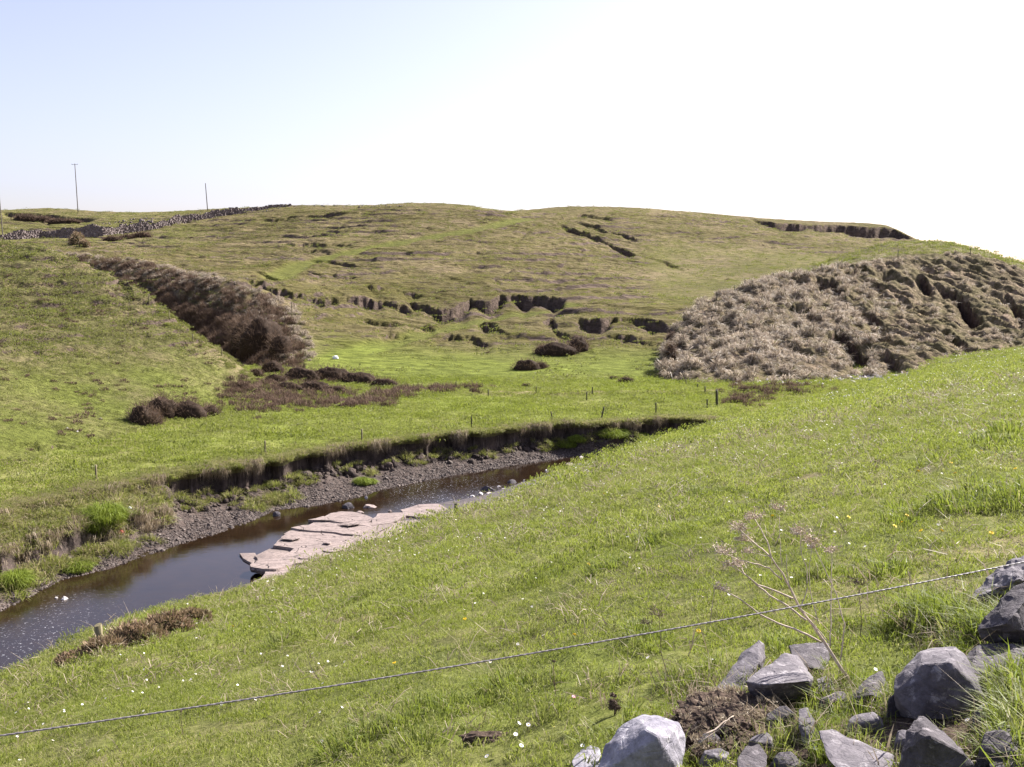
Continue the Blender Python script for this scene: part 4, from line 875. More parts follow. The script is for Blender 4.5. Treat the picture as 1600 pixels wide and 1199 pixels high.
hull_rock('boulder', [(925, 1215, 3.95), (945, 1165, 4.1), (972, 1132, 4.2), (1004, 1116, 4.22), (1035, 1119, 4.15), (1060, 1131, 4.12), (1072, 1150, 4.1), (1066, 1215, 3.98), (1008, 1140, 3.98), (1030, 1152, 3.92), (985, 1225, 3.93), (1040, 1225, 3.93), (1030, 1120, 4.5), (960, 1190, 4.45), (1065, 1190, 4.45)], 'rock_pale', 1, 'whitish round topped boulder at the bottom edge, left of the earth heap', amp=.012, group=B_)
hull_rock('boulder', [(1163, 1064, 4.6), (1200, 1040, 4.75), (1226, 1020, 4.95), (1247, 1026, 4.95), (1262, 1042, 4.85), (1273, 1060, 4.7), (1190, 1070, 4.5), (1232, 1067, 4.48), (1266, 1064, 4.52), (1262, 1092, 4.62), (1200, 1102, 4.6), (1168, 1085, 4.6), (1240, 1098, 4.85)], 'rock', 2, 'grey stone with a flat sunlit top behind the earth heap', group=B_)
hull_rock('boulder', [(1186, 999, 5.3), (1194, 1006, 5.3), (1197, 1028, 5.25), (1185, 1036, 5.1), (1158, 1022, 5.25), (1145, 1048, 5.1), (1118, 1074, 4.95), (1122, 1086, 4.9), (1160, 1084, 4.95), (1195, 1060, 5.2), (1160, 1070, 5.4), (1186, 1030, 5.5)], 'rock', 3, 'tall pointed grey stone leaning at the left of the flat topped one', group=B_)
hull_rock('boulder', [(1232, 1008, 5.5), (1262, 1002, 5.55), (1296, 1004, 5.5), (1298, 1030, 5.35), (1290, 1048, 5.2), (1262, 1044, 5.2), (1238, 1030, 5.25), (1290, 1045, 5.6), (1240, 1035, 5.6)], 'rock_dark', 4, 'blocky shaded stone behind the foot of the dead plant', group=B_)
hull_rock('boulder', [(1326, 1092, 4.75), (1345, 1066, 4.9), (1372, 1049, 5.0), (1380, 1048, 5.0), (1391, 1078, 4.85), (1394, 1098, 4.7), (1360, 1085, 4.62), (1335, 1104, 4.7), (1385, 1104, 4.9)], 'rock_dark', 5, 'small pointed dark stone right of the foot of the dead plant', group=B_)
hull_rock('boulder', [(1393, 1085, 4.75), (1400, 1056, 4.9), (1440, 1016, 5.0), (1462, 1008, 5.05), (1494, 1009, 5.02), (1510, 1028, 4.9), (1546, 1092, 4.7), (1545, 1122, 4.8), (1405, 1122, 4.85), (1440, 1040, 4.72), (1486, 1036, 4.62), (1500, 1125, 4.62), (1430, 1125, 4.66), (1530, 1100, 5.1), (1420, 1090, 5.1)], 'rock', 6, 'biggest boulder, angular with a bright top and right edge and a dark face', amp=.013, group=B_)
hull_rock('boulder', [(1506, 1024, 5.5), (1530, 1006, 5.6), (1560, 1004, 5.65), (1640, 1006, 5.6), (1650, 1085, 5.0), (1590, 1092, 4.95), (1540, 1086, 5.0), (1512, 1055, 5.1), (1600, 1060, 5.9), (1520, 1040, 5.8)], 'rock_dark', 7, 'broad dark pitted slab at the right edge behind the biggest boulder', amp=.02, group=B_)
hull_rock('boulder', [(1405, 1175, 4.1), (1415, 1140, 4.2), (1432, 1117, 4.35), (1445, 1118, 4.35), (1478, 1142, 4.2), (1512, 1180, 4.0), (1535, 1225, 4.0), (1400, 1230, 4.1), (1450, 1150, 4.0), (1495, 1230, 3.98), (1430, 1235, 4.02), (1500, 1180, 4.4)], 'rock_dark', 8, 'black faced boulder at the bottom edge with a sunlit sloping top', amp=.016, group=B_)
hull_rock('boulder', [(1508, 940, 7.0), (1530, 915, 7.15), (1552, 895, 7.25), (1580, 875, 7.3), (1640, 862, 7.3), (1650, 920, 7.0), (1560, 950, 7.0), (1515, 955, 7.0), (1590, 905, 6.85), (1600, 940, 7.4)], 'rock', 9, 'jagged grey rock at the right edge under the wire, the farthest boulder', amp=.03, group=B_)
hull_rock('boulder', [(1524, 985, 6.3), (1555, 945, 6.4), (1585, 915, 6.5), (1650, 880, 6.5), (1660, 1010, 6.35), (1590, 1010, 6.3), (1535, 1003, 6.3), (1570, 975, 6.1), (1600, 960, 6.7)], 'rock_dark', 10, 'large dark slanting boulder at the right edge in front of the jagged rock', amp=.018, group=B_)
hull_rock('boulder', [(1278, 1142, 4.3), (1300, 1138, 4.35), (1338, 1158, 4.3), (1398, 1180, 4.15), (1392, 1215, 4.0), (1290, 1185, 4.1), (1318, 1215, 3.95), (1345, 1180, 4.5)], 'rock', 11, 'low flat stone with a speckled bright top near the bottom edge', group=B_)
hull_rock('boulder', [(1246, 1108, 4.5), (1262, 1104, 4.5), (1274, 1125, 4.4), (1276, 1160, 4.3), (1256, 1165, 4.3), (1248, 1135, 4.35), (1265, 1140, 4.6)], 'rock', 12, 'narrow upright grey stone between the earth heap and the low flat stone', group=B_)
hull_rock('boulder', [(892, 1190, 4.15), (906, 1172, 4.25), (922, 1164, 4.3), (938, 1168, 4.25), (945, 1195, 4.15), (930, 1210, 4.05), (900, 1212, 4.05), (920, 1190, 4.5)], 'rock_pale', 13, 'small pale stone at the bottom edge left of the whitish boulder', group=B_)
hull_rock('boulder', [(1274, 1062, 4.9), (1290, 1054, 4.95), (1308, 1066, 4.9), (1304, 1080, 4.8), (1280, 1082, 4.8), (1292, 1072, 5.1)], 'rock', 14, 'small low stone between the flat topped stone and the dead plant', group=B_)
hull_rock('boulder', [(1150, 1185, 4.1), (1165, 1165, 4.2), (1186, 1160, 4.25), (1200, 1180, 4.15), (1195, 1215, 4.0), (1155, 1215, 4.0), (1180, 1195, 4.4)], 'rock_dark', 15, 'dark stone half buried in the bottom of the earth heap', group=B_)
hull_rock('boulder', [(1540, 1150, 4.4), (1565, 1128, 4.5), (1590, 1135, 4.5), (1605, 1170, 4.3), (1600, 1215, 4.1), (1545, 1215, 4.1), (1575, 1170, 4.7)], 'rock_dark', 16, 'dark stone nearly hidden in long grass at the bottom right corner', group=B_)

EX = [(1408, 1098, 46, 44, 'rock_dark', 'dark angular stone wedged against the left foot of the biggest boulder'), (1552, 1118, 76, 44, 'rock', 'grey angular stone leaning on the right foot of the biggest boulder'), (1352, 1128, 62, 34, 'rock', 'grey stone behind the low flat stone'),
      (1565, 1172, 90, 60, 'rock_dark', 'large dark stone at the bottom right of the tumbled wall'), (1218, 1120, 52, 36, 'rock_dark', 'dark angular stone under the front edge of the flat topped stone'), (1190, 1158, 44, 30, 'rock', 'grey angular stone in the middle of the earth heap'), (1302, 1092, 50, 28, 'rock_dark', 'dark stone left of the small pointed one'),
      (1412, 1160, 40, 40, 'rock', 'narrow grey stone between the low flat stone and the black faced boulder'), (1110, 1160, 50, 34, 'rock_dark', 'dark angular stone between the whitish boulder and the earth heap')]
for i, (a, b, w_, h_, m, l) in enumerate(EX):
    r = random.Random(800 + i); Yg = hit(a, b + h_ * .45, 'near')[1]; k = Yg / F; d = w_ * k * .8; top = b - h_ * .5; bt = b + h_ * .6
    pk = a + r.uniform(-.2, .2) * w_
    hull_rock('boulder', [(a - w_ * .5, bt, Yg), (a + w_ * .5, bt, Yg), (a - w_ * r.uniform(.3, .48), b + r.uniform(-.1, .1) * h_, Yg), (a + w_ * r.uniform(.3, .48), b + r.uniform(-.2, .1) * h_, Yg), (pk - w_ * .15, top + h_ * r.uniform(.0, .2), Yg + .05), (pk + w_ * r.uniform(.1, .25), top, Yg + .06),
        (a - w_ * .4, b - h_ * r.uniform(0, .25), Yg + d * .7), (a + w_ * .42, b - h_ * r.uniform(0, .25), Yg + d * .7), (pk, top + h_ * .06, Yg + d * .8), (a + r.uniform(-.2, .2) * w_, b + h_ * .1, Yg - d * .12)], m, 800 + i, l, group=B_)
for i, (a, b, w_, h_, m, l) in enumerate([(1108, 1118, 60, 26, 'rock_dark', 'dark stone sunk in the back of the earth heap'), (1120, 1178, 46, 36, 'rock', 'grey stone at the bottom of the earth heap beside the whitish boulder'), (1235, 1186, 50, 30, 'rock_dark', 'dark stone at the bottom edge below the narrow upright one'),
        (1395, 1192, 36, 24, 'rock', 'small grey stone at the bottom edge by the black faced boulder')]):
    stone(a, b, w_ * 1.35, h_ * 1.45, 0, m, 720 + i, 'boulder', l, 'boulder', B_, 'near', .1)

# heap of loose earth and dead moss between the stones
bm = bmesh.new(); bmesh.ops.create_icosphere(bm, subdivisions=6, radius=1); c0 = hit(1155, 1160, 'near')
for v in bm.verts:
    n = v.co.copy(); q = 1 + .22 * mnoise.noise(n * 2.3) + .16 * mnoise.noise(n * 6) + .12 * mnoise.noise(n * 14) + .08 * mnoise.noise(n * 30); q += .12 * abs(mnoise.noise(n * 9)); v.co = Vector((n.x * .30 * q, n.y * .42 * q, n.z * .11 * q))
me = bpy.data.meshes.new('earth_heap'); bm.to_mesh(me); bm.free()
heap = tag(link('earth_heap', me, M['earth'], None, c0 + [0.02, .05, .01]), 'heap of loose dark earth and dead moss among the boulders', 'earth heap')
for (a, b, rx, ry, rz_, l) in ((1330, 1165, .42, .32, .045, 'dark patch laid as shade around the low flat stone'), (1470, 1140, .40, .44, .04, 'dark patch laid as shade between the biggest boulder and the black faced one')):  # dark mounds that put the deep shade between the stones into colour
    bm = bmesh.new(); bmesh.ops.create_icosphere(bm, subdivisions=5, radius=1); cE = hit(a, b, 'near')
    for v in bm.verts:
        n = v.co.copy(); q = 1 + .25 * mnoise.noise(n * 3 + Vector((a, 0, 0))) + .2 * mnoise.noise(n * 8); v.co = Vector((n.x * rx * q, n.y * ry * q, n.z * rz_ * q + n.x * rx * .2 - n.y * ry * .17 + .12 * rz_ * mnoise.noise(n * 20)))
    me = bpy.data.meshes.new('shade_patch'); bm.to_mesh(me); bm.free(); tag(link('shade_patch', me, M['earth'], None, cE), l, 'bare earth')
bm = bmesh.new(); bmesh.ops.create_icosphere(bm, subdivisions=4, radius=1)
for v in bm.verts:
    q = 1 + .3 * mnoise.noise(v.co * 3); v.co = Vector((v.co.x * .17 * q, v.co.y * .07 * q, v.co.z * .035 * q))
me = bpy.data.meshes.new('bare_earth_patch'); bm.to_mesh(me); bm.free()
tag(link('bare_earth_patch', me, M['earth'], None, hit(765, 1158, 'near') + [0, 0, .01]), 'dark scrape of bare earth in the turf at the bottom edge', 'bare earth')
mo = protos('dead_moss', M['blade_dead'], 3, 700, n=26, R=.035, h=.02, w=.005, lean=1.4, droop=.6, dome=.4); P = []
vs = [v.co + heap.location for v in heap.data.vertices if v.co.z > .02]
for v in random.Random(3).sample(vs, 190): P.append(v)
scatter('dead_moss', 'dead moss and roots on the heap of earth', mo, np.array([tuple(p) for p in P]), rots(len(P), .5), RNG.uniform(.5, 1.3, len(P)))

# long grass round the boulders
LG = protos('long_grass', M['blade_tall'], 6, 720, n=40, R=.07, h=.16, w=.0055, lean=.7, droop=.3)
LD = protos('long_dead_grass', M['blade_dead'], 4, 740, n=16, R=.08, h=.16, w=.0045, lean=1.1, droop=.5)
P = []; Pd = []
for (a, b, sa, sb_, n) in [(1460, 985, 40, 22, 90), (1570, 1015, 45, 10, 130), (1540, 965, 30, 10, 60), (1390, 1110, 30, 25, 60), (1240, 1165, 60, 25, 75), (1330, 1120, 40, 20, 60), (1180, 1100, 60, 15, 30), (1570, 1120, 40, 40, 110), (1590, 1190, 30, 30, 70), (1410, 1180, 40, 25, 30), (1280, 1085, 40, 12, 40), (1090, 1120, 25, 20, 20), (1500, 1100, 50, 30, 40), (1310, 1185, 30, 20, 40), (1590, 970, 25, 20, 40), (1140, 1070, 30, 12, 25), (860, 1110, 60, 25, 30), (1000, 1080, 60, 25, 25), (1150, 1195, 60, 10, 20)]:
    for i in range(int(n * .62)):
        q = hit(min(a + RNG.normal(0, sa), 1700), min(b + RNG.normal(0, sb_), 1240), 'near') - [0, 0, .015]
        (P if RNG.uniform() < .72 else Pd).append(q)
for (a, b, sa, sb_, n) in [(1575, 1008, 34, 5, 90), (1598, 1150, 12, 34, 60), (1470, 975, 34, 8, 30), (1575, 1100, 14, 8, 24), (1010, 1195, 40, 5, 8)]:
    for i in range(n): P += [hit(min(a + RNG.normal(0, sa), 1700), min(b + RNG.normal(0, sb_), 1240), 'near') - [0, 0, .015]]
nT = 212
SC_ = np.concatenate([RNG.uniform(.35, 1.0, len(P) - nT), RNG.uniform(.9, 1.5, nT)])
scatter('long_grass', 'long green grass growing up between the boulders', LG, np.array(P), rots(len(P), .18), SC_)
scatter('long_dead_grass', 'bleached long grass between the boulders', LD, np.array(Pd), rots(len(Pd), .3), RNG.uniform(.5, 1.2, len(Pd)))

# ------------------------------------------------------------------ bushes and scrub
def bush(name, label, cat, lumps, surf, mat='twig', dens=1., group=None, tw=.03, green=False, depth=.45):
    """lumps: (px, py of the base, width and height in pixels)."""
    base = hit(lumps[0][0], lumps[0][1], surf); CV = []; CF = []; TV = []; TF = []; A = {'tone': [], 'tone2': [], 'hgt': []}; nv = 0; tv = 0
    for li, (px_, py_, wp, hp) in enumerate(lumps):
        c = hit(px_, py_ - hp * .12, surf); k = c[1] / F; W, H = wp * k * .5, hp * k; Dp = max(W * depth, H * .7)
        bm = bmesh.new(); bmesh.ops.create_icosphere(bm, subdivisions=4, radius=1); sd_ = li * 7.3 + px_
        rr = lambda n: 1 + .17 * mnoise.noise(n * 1.6 + Vector((sd_, 0, 0))) + .12 * mnoise.noise(n * 5 + Vector((0, sd_, 0)))
        bv = np.array([tuple(Vector((v.co.x * W, v.co.y * Dp, v.co.z * H)) * rr(v.co) * .74) for v in bm.verts]); bf = np.array([[v.index for v in f.verts] for f in bm.faces]); bm.free()
        off = c - base; CV.append(bv + off); CF.append(bf + nv); nv += len(bv)
        n = int(dens * np.clip(2.2 * W * max(H, .2) / (tw * .35 * H + .01), 700, 7000))
        r = np.random.default_rng(int(px_ * 7 + li)); d = r.normal(0, 1, (n, 3)); d[:, 2] = np.abs(d[:, 2]) * .9; d /= np.linalg.norm(d, axis=1)[:, None]
        q = np.array([rr(Vector(v)) for v in d]); S = d * q[:, None] * r.uniform(.66, .95, n)[:, None] * [W, Dp, H]
        nd = d / [W, Dp, H]; nd /= np.linalg.norm(nd, axis=1)[:, None]; g = nd + r.normal(0, .55, (n, 3)) + [0, 0, .35]; g /= np.linalg.norm(g, axis=1)[:, None]
        Ln = H * r.uniform(.12, .34, n)[:, None] * (1 if not green else .6); sidev = np.cross(g, r.normal(0, 1, (n, 3))); sidev /= np.linalg.norm(sidev, axis=1)[:, None] + 1e-9; ww = tw * r.uniform(.5, 1.3, n)[:, None] * .5
        V = np.stack([S - sidev * ww, S + sidev * ww, S + g * Ln * .6 - sidev * ww * .8, S + g * Ln * .6 + sidev * ww * .8, S + g * Ln], 1) + off
        i = np.arange(n)[:, None] * 5 + tv; TV.append(V.reshape(-1, 3)); TF.append(np.concatenate([i + [0, 1, 3], i + [0, 3, 2], i + [2, 3, 4]])); tv += n * 5
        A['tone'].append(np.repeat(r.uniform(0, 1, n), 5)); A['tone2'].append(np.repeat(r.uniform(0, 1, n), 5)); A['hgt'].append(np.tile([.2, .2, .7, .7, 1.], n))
    V = np.concatenate(CV); o = link(name, mesh_np(name, V, np.concatenate(CF), {'tone': np.zeros(len(V)), 'tone2': np.zeros(len(V)), 'hgt': np.zeros(len(V))}), M[mat], None, base); tag(o, label, cat, group)
    if name.endswith('_scrub'): del o['category']; o['kind'] = 'stuff'
    link('leaves' if green else 'twigs', mesh_np('twigs', np.concatenate(TV), np.concatenate(TF), {k: np.concatenate(v) for k, v in A.items()}, False), M[mat], o)
    return o
BG = 'brown leafless bushes in the valley'
bush('bramble_bush', 'rounded leafless bush, left one of the touching pair at the foot of the left hill', 'bush', [(222, 664, 54, 34), (240, 666, 34, 26)], ('left', 'pasture'), group=BG)
bush('bramble_bush', 'wide leafless bush, right one of the touching pair at the foot of the left hill', 'bush', [(252, 650, 66, 34), (292, 658, 80, 36), (328, 652, 40, 22)], ('left', 'pasture'), group=BG)
bush('bramble_bush', 'low dark brown bush in the middle of the far slope, left of the taller one', 'bush', [(872, 557, 80, 24), (850, 554, 40, 16)], ('back', 'pasture'), group=BG)
bush('bramble_bush', 'taller purplish bush behind the right end of the low dark brown one', 'bush', [(904, 550, 44, 26)], ('back', 'pasture'), group=BG)
bush('bramble_bush', 'small dome shaped bush on the green below the low dark brown one', 'bush', [(823, 580, 56, 20), (845, 577, 28, 12)], ('back', 'pasture'), group=BG)
bush('bramble_bush', 'flat little bush on the green meadow right of centre', 'bush', [(978, 599, 32, 10), (958, 594, 18, 6)], ('back', 'pasture'), group=BG)
bush('bramble_bush', 'tiny brown bush in the meadow beside the old field bank', 'bush', [(823, 606, 20, 6)], ('back', 'pasture'), group=BG)
bush('bramble_bush', 'long dark bank of bramble stretching right from the mouth of the gully', 'bush', [(470, 598, 80, 26), (515, 598, 90, 28), (560, 602, 80, 22), (600, 606, 60, 16), (430, 600, 50, 16)], ('pasture', 'back'), group=BG)
bush('bramble_bush', 'shorter bramble bank in front of the long one at the mouth of the gully', 'bush', [(450, 612, 60, 16), (490, 612, 70, 18), (525, 614, 50, 12)], ('pasture', 'back'), group=BG)
bush('bramble_bush', 'big rounded dark bush filling the lower gully beside the left hill', 'bush', [(412, 552, 96, 62), (440, 560, 50, 40), (385, 545, 60, 50)], ('back',), dens=1.3, group=BG)
bush('bramble_bush', 'rounded reddish bush just below the big dark one in the gully', 'bush', [(425, 586, 50, 24), (400, 590, 30, 14)], ('pasture', 'back'), group=BG)
bush('bramble_bush', 'dark bush in the hollow where the brown slope meets the far hill', 'bush', [(1060, 566, 36, 26), (1048, 560, 22, 24)], ('right', 'back'), group=BG)
bush('bramble_bush', 'dark bush at the top of that hollow, against the edge of the brown slope', 'bush', [(1050, 535, 24, 16)], ('right', 'back'), group=BG)
bush('green_bush', 'dark green bush growing against the dry stone wall', 'bush', [(121, 384, 26, 19), (132, 386, 18, 10)], ('back',), mat='bramble', tw=.12)
bush('wall_scrub', 'brown scrub growing along the foot of the dry stone wall', 'scrub', [(222, 372, 40, 9), (200, 374, 36, 7), (176, 377, 40, 8)], ('back',), tw=.1)
bush('skyline_scrub', 'dark scrub on the scarp below the left skyline', 'scrub', [(40, 345, 48, 10), (65, 348, 48, 10), (92, 350, 46, 8), (112, 349, 36, 6)], ('back',), tw=.12)
bush('bramble_patch', 'straggling bramble thicket on the brow of the near slope above the river', 'bramble', [(215, 1010, 100, 36), (165, 1026, 84, 30), (120, 1038, 76, 18), (262, 992, 84, 34), (300, 976, 70, 24)], 'near', mat='bramble', tw=.022, dens=2.2, depth=.7)
def moss(name, label, lumps, tt):
    c = [bank_pt(ue(a, b)[0], tt) for a, b, _, _ in lumps]; V = []; Fq = []; A = {'tone': [], 'tone2': [], 'hgt': []}; nv = 0
    for j, (a, b, wp, hp) in enumerate(lumps):
        k = c[j][1] / F; W, H = wp * k * .5, hp * k; v, f, at_ = blades(1100, W, H * .55, .03, 1.0, .6, seed=int(a), dome=.8, hj=.3); V.append(v * [1, 1, 1] + (c[j] - c[0]) - [0, 0, .1]); Fq.append(f + nv); nv += len(v)
        for q in A: A[q].append(at_[q])
    o = link(name, mesh_np(name, np.concatenate(V), np.concatenate(Fq), {q: np.concatenate(w_) for q, w_ in A.items()}, False), M['moss'], None, c[0]); return tag(o, label, 'grass clump', 'bright green clumps on the river bank')
moss('grass_clump', 'yellow green clump alone on the shingle near the middle of the river', [(565, 745, 20, 16), (578, 748, 18, 12)], .42)
moss('grass_clump', 'bright green mossy hummock below the bank, left one of the neighbouring three', [(885, 688, 34, 14)], .8)
moss('grass_clump', 'bright green mossy hummock below the bank, middle one of the neighbouring three', [(903, 682, 28, 14)], .9)
moss('grass_clump', 'bright green mossy hummock below the bank, right one of the neighbouring three', [(955, 678, 40, 18), (968, 676, 26, 20)], .8)
moss('grass_clump', 'dull green hummock against the bank farther up the river', [(1000, 668, 40, 16)], .95)
moss('grass_clump', 'round shaggy green clump at the left edge above the water', [(24, 905, 42, 36)], .2)
moss('grass_clump', 'leafy green clump on the mud at the left beside the water', [(120, 878, 44, 22)], .12)
moss('grass_clump', 'large shaggy tussock overhanging the hollow in the bank', [(165, 832, 62, 40), (150, 825, 40, 36)], .52)

# scrub filling the gully, rushes
TD = protos('scrub_clump', M['twig'], 5, 800, n=170, R=1.1, h=1.0, w=.05, lean=.6, droop=.25, dome=.5)
x, y = fan_pts(60000, -.46, -.19, 128, 262); g = rim_side(x, y); k = (g > -1.5) & (g < 30); x, y = x[k], y[k]; z = back_z(x, y); px_, py_ = pix(x, y, z); X0, Y0, Z0 = x, y, z
k = inpoly(px_, py_, [(90, 398), (130, 402), (185, 408), (240, 417), (290, 430), (330, 441), (385, 454), (425, 471), (458, 500), (474, 540), (476, 575), (440, 590), (395, 595), (330, 560), (230, 480), (150, 425)]); x, y, z = x[k][:5200], y[k][:5200], z[k][:5200]
g = rim_side(x, y); k = (g > 5.5) | (RNG.uniform(0, 1, len(x)) < .12); x, y, z = x[k], y[k], z[k]
scatter('gully_scrub', 'dense brown leafless scrub filling the gully behind the left hill', TD, np.stack([x, y, z - .1], -1), rots(len(x), .25), RNG.uniform(.3, .95, len(x)))
g = rim_side(X0, Y0); k = (g > -3) & (g < 7) & (RNG.uniform(0, 1, len(X0)) < .16) & (fbm(X0, Y0, 3, 2, 361) > -.15)
scatter('gully_tussocks', 'pale dead grass tussocks along the upper rim of the gully', Ps, np.stack([X0, Y0, Z0 - .1], -1)[k][:1500], rots(int(min(k.sum(), 1500)), .25), RNG.uniform(.4, 1.1, int(min(k.sum(), 1500))))
x, y = fan_pts(9000, -.38, -.22, 95, 128); z = left_z(x, y); r_ = y / left.brow(x / y)[0]; k = (r_ > .972 - .02 * fbm(x, y, 4, 2, 366)) & (r_ < 1.01) & (fbm(x, y, 2.5, 2, 367) > -.1) & (x / y > -.345)
scatter('brow_tussocks', 'dead grass along the brow of the left hill', Pg, np.stack([x, y, z - .1], -1)[k], rots(int(k.sum()), .25), RNG.uniform(.25, .7, int(k.sum())))
TR = protos('rush_clump', M['twig'], 4, 820, n=120, R=.6, h=.55, w=.035, lean=.5, droop=.2); P = []
for (a, b, sa, sb_, n) in [(440, 625, 40, 8, 120), (400, 632, 30, 7, 50), (380, 612, 20, 8, 40), (545, 632, 22, 3, 45), (585, 630, 16, 3, 45), (640, 615, 20, 3, 40), (680, 612, 22, 3, 35), (560, 618, 30, 4, 25), (1165, 628, 22, 4, 26), (1190, 612, 30, 4, 16), (1160, 610, 12, 4, 8), (1240, 608, 30, 4, 18), (420, 605, 30, 6, 40), (740, 606, 20, 2, 12), (300, 372, 1, 1, 1)]:
    for i in range(n): P.append(hit(a + RNG.normal(0, sa), b + RNG.normal(0, sb_), ('pasture', 'back', 'left')))
scatter('rushes', 'brown rush clumps on the wet ground at the gully mouth', TR, np.array(P), rots(len(P), .15), RNG.uniform(.5, 1.3, len(P)))

# ------------------------------------------------------------------ dry stone wall on the far left
def stone_wall():
    top = [(-90, 369), (-40, 368), (0, 366), (30, 362), (60, 357), (110, 355), (160, 352), (190, 352.5), (240, 346), (290, 336), (330, 329), (380, 325), (415, 321.5), (455, 320)]
    bot = [(-90, 377), (-40, 377), (0, 376), (30, 374.5), (60, 373), (110, 372), (160, 369), (190, 366), (240, 358), (290, 349), (330, 341), (380, 333), (415, 327), (455, 322)]
    C = np.array([hit(a, b, 'back') for a, b in bot]); H = np.array([.8 * (b[1] - t[1]) * c[1] / F for t, b, c in zip(top, bot, C)])
    root = bpy.data.objects.new('dry_stone_wall', None); COL.objects.link(root); root.location = Vector(C[5].tolist()); tag(root, 'long tumbledown dry stone wall climbing to the skyline at the far left', 'wall')
    r = np.random.default_rng(9); cube = np.array([[x, y, z] for x in (-1, 1) for y in (-1, 1) for z in (-1, 1)], float); cf = np.array([[0, 1, 3, 2], [4, 6, 7, 5], [0, 4, 5, 1], [2, 3, 7, 6], [0, 2, 6, 4], [1, 5, 7, 3]])
    V = []; Fq = []; n = 0; L = np.concatenate([[0], np.cumsum(np.linalg.norm(np.diff(C[:, :2], axis=0), axis=1))]); s = 0.
    while s < L[-1]:
        c = np.array([np.interp(s, L, C[:, j]) for j in range(3)]); h = np.interp(s, L, H) * (1 + .2 * math.sin(s * .31) + .15 * math.sin(s * .83) + r.uniform(-.12, .12)); z = -.2
        while z < h:
            e = r.uniform(.15, .36, 3) * [1.3, 1., .62]; a = r.normal(0, .35); R_ = np.array([[math.cos(a), -math.sin(a), 0], [math.sin(a), math.cos(a), 0], [0, 0, 1]])
            back_off = z * .35 + r.uniform(-.1, .15); q = (cube * e * (1 + r.uniform(-.2, .2, (8, 3)))) @ R_.T; V.append(q + c + [r.uniform(-.2, .2), back_off, z + e[2]] - C[5]); Fq.append(cf + n); n += 8; z += e[2] * 1.7
        s += .48
    link('stones', mesh_np('stones', np.concatenate(V), np.concatenate(Fq), None, False), M['wallstone'], root)['kind'] = 'stuff'
    # solid rubble heart so nothing shows through
    V = []; Fq = []
    for i, c in enumerate(C):
        h = H[i] * .85; V += [c + [0, .1, -1] - C[5], c + [0, .25 + h * .35, h] - C[5], c + [0, 1.2 + h * .35, h] - C[5], c + [0, 2.4, -1] - C[5]]
    for i in range(len(C) - 1):
        for k in range(3): Fq.append([i * 4 + k, i * 4 + k + 1, i * 4 + 5 + k, i * 4 + 4 + k])
    link('rubble_core', mesh_np('rubble_core', np.array(V), np.array(Fq), None, False), M['wallstone'], root)
stone_wall()
P = [hit(a, b, 'back') for a, b in [(RNG.uniform(140, 330), 0) for _ in range(0)]]
for i in range(150):
    t = RNG.uniform(0, 1); P.append(hit(150 + t * 290 + RNG.normal(0, 4), 352 - t * 27 + RNG.normal(0, 2.5), 'back'))
for i in range(40): P.append(hit(RNG.uniform(400, 640), 322 + abs(RNG.normal(0, 1)), 'back'))
pw = bpy.data.collections.new('fallen_stone')
for i in range(3): pw.objects.link(bpy.data.objects.new('fallen_stone', rock_me('fallen_stone', M['wallstone'], 460 + i, (1, .8, .7), 7, 1, .1)))
scatter('fallen_stones', 'stones fallen from the old wall along the skyline', pw, np.array(P), RNG.uniform(0, 6, (len(P), 3)), RNG.lognormal(-1.1, .35, len(P)))

# ------------------------------------------------------------------ posts and poles
def cyl(name, p0, p1, r0, r1, mat, parent=None, n=9, seed=0, loc=None, top_slant=.3):
    p0, p1 = Vector(p0), Vector(p1); ax = (p1 - p0); L = ax.length; ax.normalize(); a = ax.orthogonal().normalized(); b = ax.cross(a); r = random.Random(seed); V = []; Fq = []; m = max(2, min(6, int(L / .3)))
    jit = [1 + r.uniform(-.12, .12) for _ in range(n)]
    for k in range(m + 1):
        t = k / m; R_ = r0 + (r1 - r0) * t
        for i in range(n):
            w_ = 2 * math.pi * i / n; q = p0 + ax * (L * t) + (a * math.cos(w_) + b * math.sin(w_)) * R_ * jit[i] * (1 + r.uniform(-.04, .04))
            if k == m: q += ax * (math.cos(w_) * R_ * top_slant)
            V.append(q)
    Fq = [[k * n + i, k * n + (i + 1) % n, (k + 1) * n + (i + 1) % n, (k + 1) * n + i] for k in range(m) for i in range(n)]
    me = bpy.data.meshes.new(name); me.from_pydata(V, [], Fq + [list(range(m * n, m * n + n)), list(range(n - 1, -1, -1))]); me.update()
    for p in me.polygons: p.use_smooth = len(p.vertices) == 4
    return link(name, me, mat, parent, loc)
def post(top, bot, surf, label, wd=.09, mat='wood_dark', group=None, seed=0, name='fence_post'):
    c = hit(bot[0], bot[1], surf); k = c[1] / F; h = (bot[1] - top[1]) * k * 1.0; dx = (top[0] - bot[0]) * k
    h += .45 if surf == 'right' else 0; o = cyl(name, (-dx * .15, 0, -.18), (dx, 0, h), wd * .55, wd * .48, M[mat], None, 9, seed, Vector(c.tolist())); return tag(o, label, 'fence post', group)
GB = 'fence posts along the top of the river bank'
